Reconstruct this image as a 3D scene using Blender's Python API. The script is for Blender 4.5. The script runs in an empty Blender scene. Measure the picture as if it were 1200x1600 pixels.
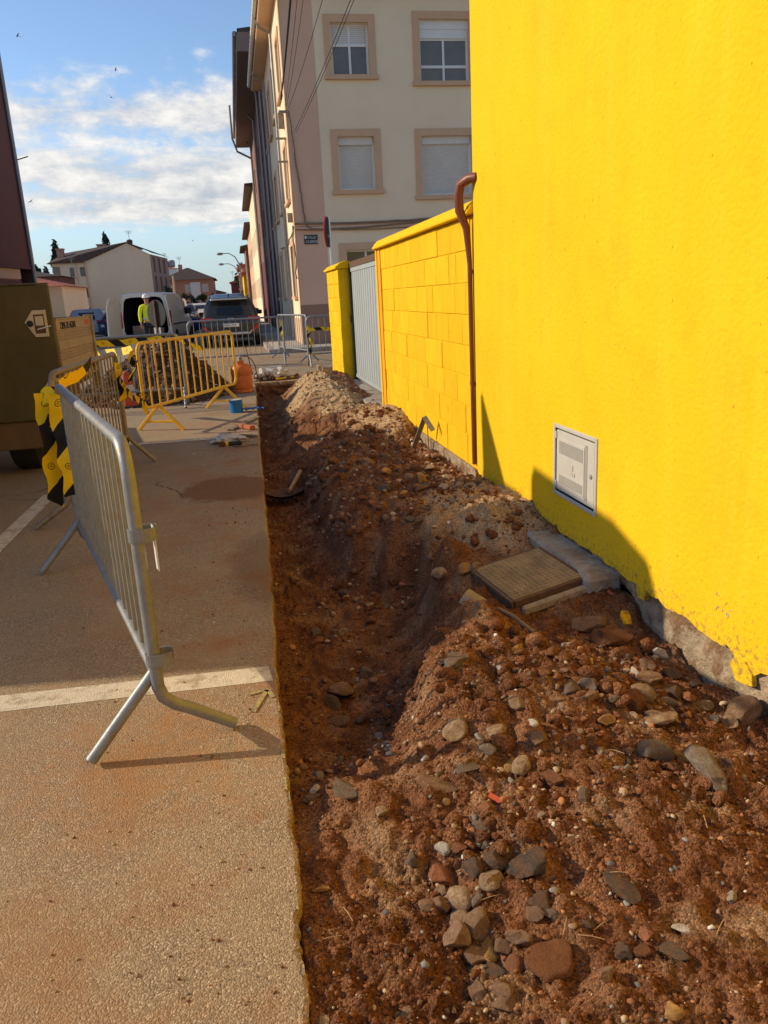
import bpy, bmesh, math, random
import numpy as np
from mathutils import Vector, Matrix, noise as mnoise
random.seed(7)
S = bpy.context.scene
COL = S.collection
PI = math.pi

# ------------------------------------------------------------------ camera, sky, sun, exposure
cam = bpy.data.cameras.new('camera')
camo = bpy.data.objects.new('camera', cam)
COL.objects.link(camo)
cam.sensor_fit = 'AUTO'; cam.sensor_width = 36.0
cam.lens = 1215.0 / 1600.0 * 36.0
cam.clip_start = 0.05; cam.clip_end = 3000
RT = Vector((0.98188126, -0.18283404, -0.04980867))
DN = Vector((-0.09645653, -0.25596909, -0.96186068))
FW = Vector((0.1631114, 0.94923734, -0.26896679))
M = Matrix.Identity(4)
for i in range(3):
    M[i][0] = RT[i]; M[i][1] = -DN[i]; M[i][2] = -FW[i]
M[0][3], M[1][3], M[2][3] = 0, 0, 1.42
camo.matrix_world = M
S.camera = camo

SUN_DIR = Vector((1.0, -0.3, -0.5)).normalized()
SUN_EL = math.asin(-SUN_DIR.z)
SUN_AZ = math.atan2(-SUN_DIR.x, -SUN_DIR.y)
EXPOSURE = 0.82
SKY_STRENGTH = 0.102
sl = bpy.data.lights.new('sun', 'SUN'); sl.energy = 2.5; sl.angle = math.radians(0.6); sl.color = (1.0, 0.84, 0.60)
so = bpy.data.objects.new('sun', sl); COL.objects.link(so)
so.rotation_euler = SUN_DIR.to_track_quat('-Z', 'Y').to_euler(); so.location = (-20, 6, 12)
W = bpy.data.worlds.new('World'); S.world = W; W.use_nodes = True
S.view_settings.view_transform = 'Standard'; S.view_settings.look = 'None'
S.view_settings.exposure = EXPOSURE; S.view_settings.gamma = 1.0; S.view_settings.use_curve_mapping = False
S.cycles.max_bounces = 6; S.cycles.diffuse_bounces = 4; S.cycles.glossy_bounces = 3; S.cycles.transparent_max_bounces = 6
S.cycles.use_denoising = True

def world_nodes():
    nt = W.node_tree; nt.nodes.clear(); N = nt.nodes; L = nt.links
    out = N.new('ShaderNodeOutputWorld'); bg = N.new('ShaderNodeBackground'); L.new(bg.outputs[0], out.inputs[0])
    bg.inputs[1].default_value = SKY_STRENGTH
    sky = N.new('ShaderNodeTexSky'); sky.sky_type = 'NISHITA'; sky.sun_disc = False
    sky.sun_elevation = SUN_EL; sky.sun_rotation = SUN_AZ; sky.air_density = 0.9; sky.dust_density = 0.25; sky.ozone_density = 2.6
    tc = N.new('ShaderNodeTexCoord'); sep = N.new('ShaderNodeSeparateXYZ'); L.new(tc.outputs['Generated'], sep.inputs[0])
    def math_(op, a, b=None, c=None):
        n = N.new('ShaderNodeMath'); n.operation = op
        for i, v in enumerate((a, b, c)):
            if v is None: continue
            if isinstance(v, (int, float)): n.inputs[i].default_value = v
            else: L.new(v, n.inputs[i])
        return n.outputs[0]
    zz = math_('ADD', math_('MAXIMUM', sep.outputs[2], 0.0), 0.10)
    px = math_('DIVIDE', sep.outputs[0], zz); py = math_('DIVIDE', sep.outputs[1], zz)
    cmb = N.new('ShaderNodeCombineXYZ'); L.new(px, cmb.inputs[0]); L.new(py, cmb.inputs[1])
    def fbm(scale, detail, rough, off, dist=0.0):
        mp = N.new('ShaderNodeMapping'); mp.inputs['Location'].default_value = off; mp.inputs['Scale'].default_value = scale
        L.new(cmb.outputs[0], mp.inputs[0])
        n = N.new('ShaderNodeTexNoise'); n.inputs['Scale'].default_value = 1.0; n.inputs['Detail'].default_value = detail
        n.inputs['Roughness'].default_value = rough; n.inputs['Distortion'].default_value = dist
        L.new(mp.outputs[0], n.inputs[0]); return n.outputs[0]
    big = fbm((0.55, 0.62, 1), 3, 0.5, (3.3, 1.2, 0))
    fine = fbm((2.6, 3.0, 1), 9, 0.66, (0.4, 7.7, 0), 0.5)
    pn = N.new('ShaderNodeTexNoise'); pn.inputs['Scale'].default_value = 26.0; pn.inputs['Detail'].default_value = 7; pn.inputs['Roughness'].default_value = 0.62
    pm_ = N.new('ShaderNodeMapping'); pm_.inputs['Scale'].default_value = (1, 1, 1.7); L.new(tc.outputs['Generated'], pm_.inputs[0]); L.new(pm_.outputs[0], pn.inputs[0]); puff = pn.outputs[0]
    # cloud deck thins out to the horizon and overhead
    el = N.new('ShaderNodeValToRGB'); L.new(sep.outputs[2], el.inputs[0])
    cr = el.color_ramp; cr.elements[0].position = 0.06; cr.elements[0].color = (0.0, 0, 0, 1)
    cr.elements[1].position = 0.42; cr.elements[1].color = (0.10, .1, .1, 1)
    for p, v in ((0.105, .62), (0.15, .68), (0.175, .52), (0.205, .60), (0.235, .46), (0.275, .27), (0.33, .16)):
        e = cr.elements.new(p); e.color = (v, v, v, 1)
    dens = math_('ADD', math_('ADD', math_('ADD', math_('MULTIPLY', big, 0.60), math_('MULTIPLY', fine, 0.55)), math_('MULTIPLY', puff, 0.45)), el.outputs[0])
    ms = N.new('ShaderNodeMapRange'); ms.interpolation_type = 'SMOOTHSTEP'; L.new(dens, ms.inputs[0])
    ms.inputs[1].default_value = 1.17; ms.inputs[2].default_value = 1.45
    shade = N.new('ShaderNodeMapRange'); L.new(math_('ADD', math_('MULTIPLY', fine, .45), math_('MULTIPLY', puff, .55)), shade.inputs[0]); shade.inputs[1].default_value = 0.38; shade.inputs[2].default_value = 0.62
    cc = N.new('ShaderNodeMixRGB'); L.new(shade.outputs[0], cc.inputs[0])
    cc.inputs[1].default_value = (2.9, 3.05, 3.3, 1); cc.inputs[2].default_value = (5.6, 5.4, 5.1, 1)
    # pale summer haze low over the horizon, the same all round
    hz = N.new('ShaderNodeMapRange'); hz.interpolation_type = 'SMOOTHSTEP'; L.new(sep.outputs[2], hz.inputs[0]); hz.inputs[1].default_value = 0.0; hz.inputs[2].default_value = 0.16; hz.inputs[3].default_value = .85; hz.inputs[4].default_value = 0.0
    hx = N.new('ShaderNodeMixRGB'); L.new(hz.outputs[0], hx.inputs[0]); L.new(sky.outputs[0], hx.inputs[1]); hx.inputs[2].default_value = (2.5, 3.2, 3.5, 1); sky = hx
    mx = N.new('ShaderNodeMixRGB'); L.new(math_('MULTIPLY', ms.outputs[0], 0.95), mx.inputs[0]); L.new(sky.outputs[0], mx.inputs[1]); L.new(cc.outputs[0], mx.inputs[2])
    L.new(mx.outputs[0], bg.inputs[0])
world_nodes()

# ------------------------------------------------------------------ materials
def mat(name, col, rough=0.8, var=0.12, scale=6.0, bump=0.15, bscale=60.0, metal=0.0, stain=None, spec=0.3, dist=0.01, detail=5, objrand=0.0, specks=0.0, splash=False):
    m = bpy.data.materials.new(name); m.use_nodes = True
    nt = m.node_tree; N = nt.nodes; L = nt.links; b = N['Principled BSDF']
    b.inputs['Roughness'].default_value = rough; b.inputs['Metallic'].default_value = metal
    b.inputs['Specular IOR Level'].default_value = spec
    tc = N.new('ShaderNodeTexCoord')
    n = N.new('ShaderNodeTexNoise'); n.inputs['Scale'].default_value = scale; n.inputs['Detail'].default_value = detail; n.inputs['Roughness'].default_value = 0.65
    L.new(tc.outputs['Object'], n.inputs[0])
    r = N.new('ShaderNodeValToRGB'); L.new(n.outputs[0], r.inputs[0])
    lo = [max(0, c * (1 - var)) for c in col]; hi = [min(1, c * (1 + var)) for c in col]
    r.color_ramp.elements[0].position = 0.3; r.color_ramp.elements[0].color = (*lo, 1)
    r.color_ramp.elements[1].position = 0.7; r.color_ramp.elements[1].color = (*hi, 1)
    src = r.outputs[0]
    if stain:
        scol, sscale, thr, amt = stain
        n2 = N.new('ShaderNodeTexNoise'); n2.inputs['Scale'].default_value = sscale; n2.inputs['Detail'].default_value = 7; n2.inputs['Roughness'].default_value = 0.7
        L.new(tc.outputs['Object'], n2.inputs[0])
        mr = N.new('ShaderNodeMapRange'); L.new(n2.outputs[0], mr.inputs[0]); mr.inputs[1].default_value = thr; mr.inputs[2].default_value = thr + 0.12; mr.inputs[4].default_value = amt
        mx = N.new('ShaderNodeMixRGB'); L.new(mr.outputs[0], mx.inputs[0]); L.new(src, mx.inputs[1]); mx.inputs[2].default_value = (*scol, 1)
        src = mx.outputs[0]
    if objrand:
        oi = N.new('ShaderNodeObjectInfo'); hs = N.new('ShaderNodeHueSaturation'); L.new(src, hs.inputs['Color'])
        mr = N.new('ShaderNodeMapRange'); L.new(oi.outputs['Random'], mr.inputs[0]); mr.inputs[3].default_value = 1 - objrand; mr.inputs[4].default_value = 1 + objrand
        L.new(mr.outputs[0], hs.inputs['Value']); src = hs.outputs[0]
    if specks:
        n4 = N.new('ShaderNodeTexNoise'); n4.inputs['Scale'].default_value = 55; n4.inputs['Detail'].default_value = 2
        mp4 = N.new('ShaderNodeMapping'); mp4.inputs['Scale'].default_value = (1, 1, .55); L.new(tc.outputs['Object'], mp4.inputs[0]); L.new(mp4.outputs[0], n4.inputs[0])
        m4 = N.new('ShaderNodeMapRange'); L.new(n4.outputs[0], m4.inputs[0]); m4.inputs[1].default_value = .70; m4.inputs[2].default_value = .76; m4.inputs[4].default_value = specks
        x4 = N.new('ShaderNodeMixRGB'); L.new(m4.outputs[0], x4.inputs[0]); L.new(src, x4.inputs[1]); x4.inputs[2].default_value = (.28, .15, .02, 1); src = x4.outputs[0]
    if splash:   # mud thrown up in drops along the wall foot, and long dried runs
        sp5 = N.new('ShaderNodeSeparateXYZ'); L.new(tc.outputs['Object'], sp5.inputs[0])
        n5 = N.new('ShaderNodeTexNoise'); n5.inputs['Scale'].default_value = 38; n5.inputs['Detail'].default_value = 5; n5.inputs['Roughness'].default_value = .75; L.new(tc.outputs['Object'], n5.inputs[0])
        h5 = N.new('ShaderNodeMapRange'); L.new(sp5.outputs[2], h5.inputs[0]); h5.inputs[1].default_value = .06; h5.inputs[2].default_value = .42; h5.inputs[3].default_value = .16; h5.inputs[4].default_value = -.06
        a5 = N.new('ShaderNodeMath'); a5.operation = 'ADD'; L.new(n5.outputs[0], a5.inputs[0]); L.new(h5.outputs[0], a5.inputs[1])
        m5 = N.new('ShaderNodeMapRange'); L.new(a5.outputs[0], m5.inputs[0]); m5.inputs[1].default_value = .64; m5.inputs[2].default_value = .74; m5.inputs[4].default_value = .8
        x5 = N.new('ShaderNodeMixRGB'); L.new(m5.outputs[0], x5.inputs[0]); L.new(src, x5.inputs[1]); x5.inputs[2].default_value = (.34, .20, .06, 1); src = x5.outputs[0]
        n6 = N.new('ShaderNodeTexNoise'); n6.inputs['Scale'].default_value = 5; n6.inputs['Detail'].default_value = 6; n6.inputs['Roughness'].default_value = .7
        mp6 = N.new('ShaderNodeMapping'); mp6.inputs['Scale'].default_value = (1, 1, .12); L.new(tc.outputs['Object'], mp6.inputs[0]); L.new(mp6.outputs[0], n6.inputs[0])
        m6 = N.new('ShaderNodeMapRange'); L.new(n6.outputs[0], m6.inputs[0]); m6.inputs[1].default_value = .50; m6.inputs[2].default_value = .72; m6.inputs[4].default_value = .22
        x6 = N.new('ShaderNodeMixRGB'); L.new(m6.outputs[0], x6.inputs[0]); L.new(src, x6.inputs[1]); x6.inputs[2].default_value = (.90, .62, .06, 1); src = x6.outputs[0]
    L.new(src, b.inputs['Base Color'])
    if bump:
        n3 = N.new('ShaderNodeTexNoise'); n3.inputs['Scale'].default_value = bscale; n3.inputs['Detail'].default_value = 4
        L.new(tc.outputs['Object'], n3.inputs[0])
        bp = N.new('ShaderNodeBump'); bp.inputs['Strength'].default_value = bump; bp.inputs['Distance'].default_value = dist
        L.new(n3.outputs[0], bp.inputs['Height']); L.new(bp.outputs[0], b.inputs['Normal'])
    return m

def glass_mat(name, col=(0.02, 0.025, 0.03), rough=0.05):
    m = mat(name, col, rough, 0.2, 2, 0.0, spec=0.6); return m

YEL = (0.82, 0.50, 0.014)
MT = {}
MT['yellow'] = mat('yellow_stucco', YEL, 0.85, 0.07, 1.4, 0.7, 42.0, stain=((0.72, 0.42, 0.014), 3.0, 0.54, 0.45), dist=0.008, spec=.08, specks=.75, splash=True)
MT['yellow_block'] = mat('yellow_painted_block', (0.80, 0.49, 0.014), 0.75, 0.06, 5.0, 0.7, 120.0, stain=((0.64, 0.33, 0.012), 7.0, 0.56, 0.5), dist=0.008, spec=.08, objrand=.06)
MT['concrete'] = mat('old_concrete', (0.36, 0.31, 0.25), 0.9, 0.25, 9, 0.5, 50, stain=((0.24, 0.15, 0.09), 4.0, 0.5, 0.8), dist=0.02)
MT['pave'] = mat('pavement_concrete', (0.42, 0.37, 0.31), 0.9, 0.15, 2, 0.2, 30)
MT['galv'] = mat('galvanised_steel', (0.27, 0.28, 0.29), 0.5, 0.14, 18, 0.12, 60, metal=0.45, stain=((0.26, 0.20, 0.14), 10.0, 0.53, 0.65))
MT['galv_old'] = mat('weathered_steel', (0.30, 0.25, 0.19), 0.6, 0.2, 14, 0.1, 60, metal=0.4, stain=((0.22, 0.14, 0.08), 12.0, 0.52, 0.6))
MT['ypaint'] = mat('yellow_barrier_paint', (0.80, 0.46, 0.03), 0.45, 0.12, 12, 0.08, 60, stain=((0.45, 0.24, 0.05), 16.0, 0.62, 0.6))
MT['cream'] = mat('cream_render', (0.82, 0.67, 0.47), 0.9, 0.05, 0.8, 0.15, 40)
MT['pink'] = mat('pink_brown_render', (0.68, 0.44, 0.31), 0.9, 0.05, 0.8, 0.15, 40)
MT['plinth'] = mat('brown_plinth', (0.30, 0.18, 0.13), 0.9, 0.08, 2, 0.15, 40)
MT['peach'] = mat('peach_surround', (0.62, 0.40, 0.25), 0.85, 0.05, 3, 0.1, 40)
MT['white'] = mat('white_pvc', (0.74, 0.73, 0.70), 0.4, 0.04, 4, 0.0)
MT['shutter'] = mat('white_shutter', (0.66, 0.64, 0.60), 0.5, 0.04, 4, 0.0)
MT['glass'] = glass_mat('window_glass', (0.13, 0.12, 0.10), 0.12)
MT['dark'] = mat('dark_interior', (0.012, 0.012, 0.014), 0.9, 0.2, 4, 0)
MT['black'] = mat('black_rubber', (0.018, 0.018, 0.018), 0.75, 0.2, 20, 0.1)
MT['cable'] = mat('black_cable', (0.03, 0.028, 0.025), 0.7, 0.2, 8, 0)
MT['maroon'] = mat('maroon_render', (0.16, 0.065, 0.055), 0.9, 0.06, 1, 0.1, 30)
MT['beige'] = mat('beige_render', (0.70, 0.57, 0.40), 0.9, 0.06, 0.3, 0.1, 10, stain=((0.58, 0.46, 0.32), 0.25, 0.55, 0.5))
MT['greybrown'] = mat('greybrown_render', (0.26, 0.19, 0.16), 0.9, 0.06, 0.5, 0.1, 10)
MT['brickfar'] = mat('brick_render', (0.46, 0.24, 0.16), 0.9, 0.1, 1.2, 0.2, 8)
MT['brown'] = mat('brown_render', (0.25, 0.13, 0.095), 0.9, 0.06, 0.6, 0.1, 20)
MT['rooft'] = mat('dark_roof_tiles', (0.09, 0.06, 0.05), 0.95, 0.25, 3, 0.6, 6, dist=0.1)
MT['roofr'] = mat('red_roof_tiles', (0.42, 0.12, 0.07), 0.85, 0.2, 3, 0.6, 6, dist=0.1)
MT['zinc'] = mat('grey_gutter', (0.30, 0.29, 0.28), 0.5, 0.1, 4, 0, metal=0.5)
MT['gate'] = mat('grey_gate_paint', (0.36, 0.39, 0.40), 0.5, 0.05, 3, 0.05, 40)
MT['pipe'] = mat('brown_downpipe', (0.20, 0.065, 0.04), 0.4, 0.15, 8, 0.05, 30)
MT['orange'] = mat('orange_cylinder_paint', (0.72, 0.17, 0.03), 0.5, 0.12, 12, 0.06, 40, stain=((0.35, 0.10, 0.03), 14, 0.58, 0.6))
MT['rust'] = mat('rusty_steel', (0.12, 0.07, 0.045), 0.8, 0.3, 20, 0.3, 60)
MT['wood'] = mat('worn_wood', (0.42, 0.28, 0.15), 0.75, 0.25, 14, 0.2, 60)
MT['wooddark'] = mat('grey_wood', (0.22, 0.17, 0.12), 0.8, 0.25, 14, 0.2, 60)
MT['blue'] = mat('blue_film', (0.02, 0.16, 0.42), 0.35, 0.2, 8, 0.2, 30)
MT['olive'] = mat('dark_olive_steel', (0.10, 0.08, 0.034), 0.7, 0.2, 3, 0.1, 30, stain=((0.20, 0.16, 0.08), 5.0, 0.66, 0.5))
MT['tan'] = mat('tan_steel', (0.40, 0.29, 0.16), 0.6, 0.12, 6, 0.1, 30, stain=((0.25, 0.13, 0.05), 6.0, 0.58, 0.6))
MT['band'] = mat('brown_bumper', (0.16, 0.10, 0.05), 0.7, 0.15, 5, 0.1, 30)
MT['zincplate'] = mat('zinc_plate', (0.55, 0.46, 0.30), 0.4, 0.12, 12, 0.1, 40, metal=0.5)
MT['hivis'] = mat('hivis_yellow', (0.72, 0.85, 0.03), 0.7, 0.1, 8, 0.2, 20)
MT['navy'] = mat('navy_trousers', (0.025, 0.03, 0.04), 0.85, 0.2, 8, 0.2, 20)
MT['skin'] = mat('skin', (0.45, 0.24, 0.16), 0.55, 0.08, 10, 0)
MT['reflect'] = mat('reflective_grey', (0.6, 0.6, 0.6), 0.4, 0.05, 6, 0)
MT['red'] = mat('red_lens', (0.45, 0.012, 0.012), 0.2, 0.1, 6, 0, spec=0.6)
MT['conered'] = mat('cone_red', (0.52, 0.09, 0.04), 0.6, 0.15, 8, 0.05)
MT['conewhite'] = mat('cone_white', (0.62, 0.58, 0.52), 0.6, 0.15, 8, 0.05)
MT['suv'] = mat('dark_grey_car_paint', (0.045, 0.047, 0.048), 0.25, 0.1, 3, 0, metal=0.3, spec=0.6)
MT['vanpaint'] = mat('white_van_paint', (0.62, 0.60, 0.56), 0.35, 0.06, 3, 0, spec=0.5)
MT['silver'] = mat('silver_trim', (0.6, 0.6, 0.6), 0.3, 0.05, 4, 0, metal=0.6)
MT['blackpl'] = mat('black_plastic', (0.025, 0.025, 0.027), 0.5, 0.15, 8, 0.05)
MT['carglass'] = glass_mat('car_glass', (0.012, 0.015, 0.018), 0.04)
MT['letter'] = mat('dark_lettering', (0.03, 0.035, 0.04), 0.7, 0.05, 4, 0)
MT['letterw'] = mat('pale_lettering', (0.62, 0.66, 0.64), 0.6, 0.05, 4, 0)
MT['signback'] = mat('sign_back_grey', (0.38, 0.37, 0.36), 0.5, 0.08, 3, 0, metal=0.3)
MT['signdark'] = mat('sign_plate_green', (0.03, 0.05, 0.055), 0.5, 0.1, 6, 0)
MT['signred'] = mat('sign_red', (0.42, 0.03, 0.03), 0.5, 0.05, 6, 0)
MT['leaf'] = mat('dark_leaves', (0.035, 0.06, 0.022), 0.8, 0.4, 0.9, 0)
MT['leafpine'] = mat('conifer_needles', (0.022, 0.042, 0.024), 0.85, 0.4, 0.9, 0)
MT['trunk'] = mat('bark', (0.12, 0.08, 0.05), 0.9, 0.2, 6, 0.3, 20)
MT['box'] = mat('meter_cabinet_plastic', (0.50, 0.475, 0.42), 0.5, 0.06, 6, 0.05, 40, stain=((0.44, 0.42, 0.38), 8, 0.56, 0.5))
MT['boxdark'] = mat('meter_cabinet_recess', (0.31, 0.295, 0.26), 0.6, 0.1, 8, 0)
MT['brickred'] = mat('hollow_brick', (0.42, 0.13, 0.06), 0.85, 0.2, 14, 0.3, 60)
MT['bag'] = mat('dirty_white_plastic', (0.60, 0.56, 0.50), 0.6, 0.15, 10, 0.3, 20, stain=((0.25, 0.16, 0.10), 10, 0.55, 0.7))
MT['clear'] = mat('dusty_clear_plastic', (0.55, 0.50, 0.44), 0.3, 0.1, 8, 0.2, 20)
MT['yline'] = mat('yellow_spray_paint', (0.46, 0.36, 0.12), 0.85, 0.2, 20, 0.4, 160, stain=((.24, .19, .13), 70, .44, .95))
MT['iron'] = mat('dusty_cast_iron', (0.27, 0.205, 0.115), 0.9, 0.3, 11, 0.5, 60, stain=((0.36, .25, .13), 6, .5, .7))

def tape_mat():
    m = bpy.data.materials.new('barricade_tape'); m.use_nodes = True; N = m.node_tree.nodes; L = m.node_tree.links; b = N['Principled BSDF']
    uv = N.new('ShaderNodeUVMap'); sp = N.new('ShaderNodeSeparateXYZ'); L.new(uv.outputs[0], sp.inputs[0])
    a = N.new('ShaderNodeMath'); a.operation = 'ADD'; L.new(sp.outputs[0], a.inputs[0]); L.new(sp.outputs[1], a.inputs[1])
    f = N.new('ShaderNodeMath'); f.operation = 'FRACT'; L.new(a.outputs[0], f.inputs[0])
    g = N.new('ShaderNodeMath'); g.operation = 'GREATER_THAN'; L.new(f.outputs[0], g.inputs[0]); g.inputs[1].default_value = 0.58
    mx = N.new('ShaderNodeMixRGB'); L.new(g.outputs[0], mx.inputs[0]); mx.inputs[1].default_value = (0.85, 0.56, 0.01, 1); mx.inputs[2].default_value = (0.015, 0.015, 0.017, 1)
    L.new(mx.outputs[0], b.inputs['Base Color']); b.inputs['Roughness'].default_value = 0.6; b.inputs['Specular IOR Level'].default_value = .2
    # printed round mark in the middle of each yellow bar
    def mm(o, *v):
        n = N.new('ShaderNodeMath'); n.operation = o
        for i, q in enumerate(v):
            if isinstance(q, (int, float)): n.inputs[i].default_value = q
            else: L.new(q, n.inputs[i])
        return n.outputs[0]
    du = mm('SUBTRACT', mm('FRACT', mm('ADD', sp.outputs[0], .0)), .15); dv = mm('SUBTRACT', sp.outputs[1], .14)
    rr_ = mm('SQRT', mm('ADD', mm('MULTIPLY', du, du), mm('MULTIPLY', dv, dv)))
    ring = mm('MAXIMUM', mm('COMPARE', rr_, .052, .006), mm('MULTIPLY', mm('LESS_THAN', rr_, .032), mm('GREATER_THAN', mm('SINE', mm('MULTIPLY', du, 260.0)), .1)))
    mk = N.new('ShaderNodeMixRGB'); L.new(ring, mk.inputs[0]); L.new(mx.outputs[0], mk.inputs[1]); mk.inputs[2].default_value = (.05, .035, .01, 1); L.new(mk.outputs[0], b.inputs['Base Color'])
    return m
MT['tape'] = tape_mat()

def stone_mat(name, col, col2, rough=0.75, dust=0.5):
    m = bpy.data.materials.new(name); m.use_nodes = True; N = m.node_tree.nodes; L = m.node_tree.links; b = N['Principled BSDF']
    tc = N.new('ShaderNodeTexCoord'); oi = N.new('ShaderNodeObjectInfo'); geo = N.new('ShaderNodeNewGeometry')
    ad = N.new('ShaderNodeVectorMath'); ad.operation = 'ADD'; L.new(tc.outputs['Object'], ad.inputs[0])
    sc = N.new('ShaderNodeVectorMath'); sc.operation = 'SCALE'; L.new(oi.outputs['Location'], sc.inputs[0]); sc.inputs['Scale'].default_value = 13.7
    L.new(sc.outputs[0], ad.inputs[1])
    n = N.new('ShaderNodeTexNoise'); n.inputs['Scale'].default_value = 3.2; n.inputs['Detail'].default_value = 8; n.inputs['Roughness'].default_value = 0.7; n.inputs['Distortion'].default_value = 0.8
    L.new(ad.outputs[0], n.inputs[0])
    r = N.new('ShaderNodeValToRGB'); L.new(n.outputs[0], r.inputs[0]); r.color_ramp.elements[0].position = .32; r.color_ramp.elements[1].position = .72
    r.color_ramp.elements[0].color = (*col, 1); r.color_ramp.elements[1].color = (*col2, 1)
    hs = N.new('ShaderNodeHueSaturation'); L.new(r.outputs[0], hs.inputs['Color'])
    mr = N.new('ShaderNodeMapRange'); L.new(oi.outputs['Random'], mr.inputs[0]); mr.inputs[3].default_value = 0.75; mr.inputs[4].default_value = 1.3; L.new(mr.outputs[0], hs.inputs['Value'])
    # clay clinging to the stone in patches
    n2 = N.new('ShaderNodeTexNoise'); n2.inputs['Scale'].default_value = 2.0; n2.inputs['Detail'].default_value = 9; n2.inputs['Roughness'].default_value = 0.75; L.new(ad.outputs[0], n2.inputs[0])
    dm = N.new('ShaderNodeMapRange'); L.new(n2.outputs[0], dm.inputs[0]); dm.inputs[1].default_value = .40; dm.inputs[2].default_value = .60; dm.inputs[4].default_value = min(.9, dust * 1.5)
    mx = N.new('ShaderNodeMixRGB'); L.new(dm.outputs[0], mx.inputs[0]); L.new(hs.outputs[0], mx.inputs[1]); mx.inputs[2].default_value = (0.20, 0.095, 0.045, 1)
    L.new(mx.outputs[0], b.inputs['Base Color']); b.inputs['Roughness'].default_value = rough; b.inputs['Specular IOR Level'].default_value = 0.25
    n3 = N.new('ShaderNodeTexNoise'); n3.inputs['Scale'].default_value = 9; n3.inputs['Detail'].default_value = 8; n3.inputs['Roughness'].default_value = .7; L.new(ad.outputs[0], n3.inputs[0])
    bp = N.new('ShaderNodeBump'); bp.inputs['Strength'].default_value = .6; bp.inputs['Distance'].default_value = .06; L.new(n3.outputs[0], bp.inputs['Height']); L.new(bp.outputs[0], b.inputs['Normal'])
    return m
STONE = {
 'grey': stone_mat('grey_stone', (0.12, 0.11, 0.095), (0.27, 0.235, 0.19), dust=.55),
 'dark': stone_mat('dark_stone', (0.045, 0.04, 0.036), (0.13, 0.105, 0.085), 0.6, dust=.5),
 'tan': stone_mat('tan_stone', (0.28, 0.19, 0.11), (0.50, 0.37, 0.23), dust=.5),
 'ochre': stone_mat('ochre_stone', (0.42, 0.22, 0.06), (0.62, 0.38, 0.14), dust=.35),
 'rust': stone_mat('rust_stone', (0.24, 0.085, 0.04), (0.42, 0.18, 0.09), dust=.4),
 'brown': stone_mat('brown_stone', (0.20, 0.12, 0.075), (0.36, 0.24, 0.15), dust=.5),
 'white': stone_mat('pale_stone', (0.48, 0.43, 0.36), (0.74, 0.68, 0.58), dust=.3),
 'clod': stone_mat('clay_clod', (0.15, 0.058, 0.026), (0.27, 0.115, 0.052), 0.95, dust=.3),
}

# ------------------------------------------------------------------ mesh helpers
OFF = {}
def _off(p):
    while p is not None:
        if p.name in OFF: return OFF[p.name]
        p = p.parent
    return Vector((0, 0, 0))

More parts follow.
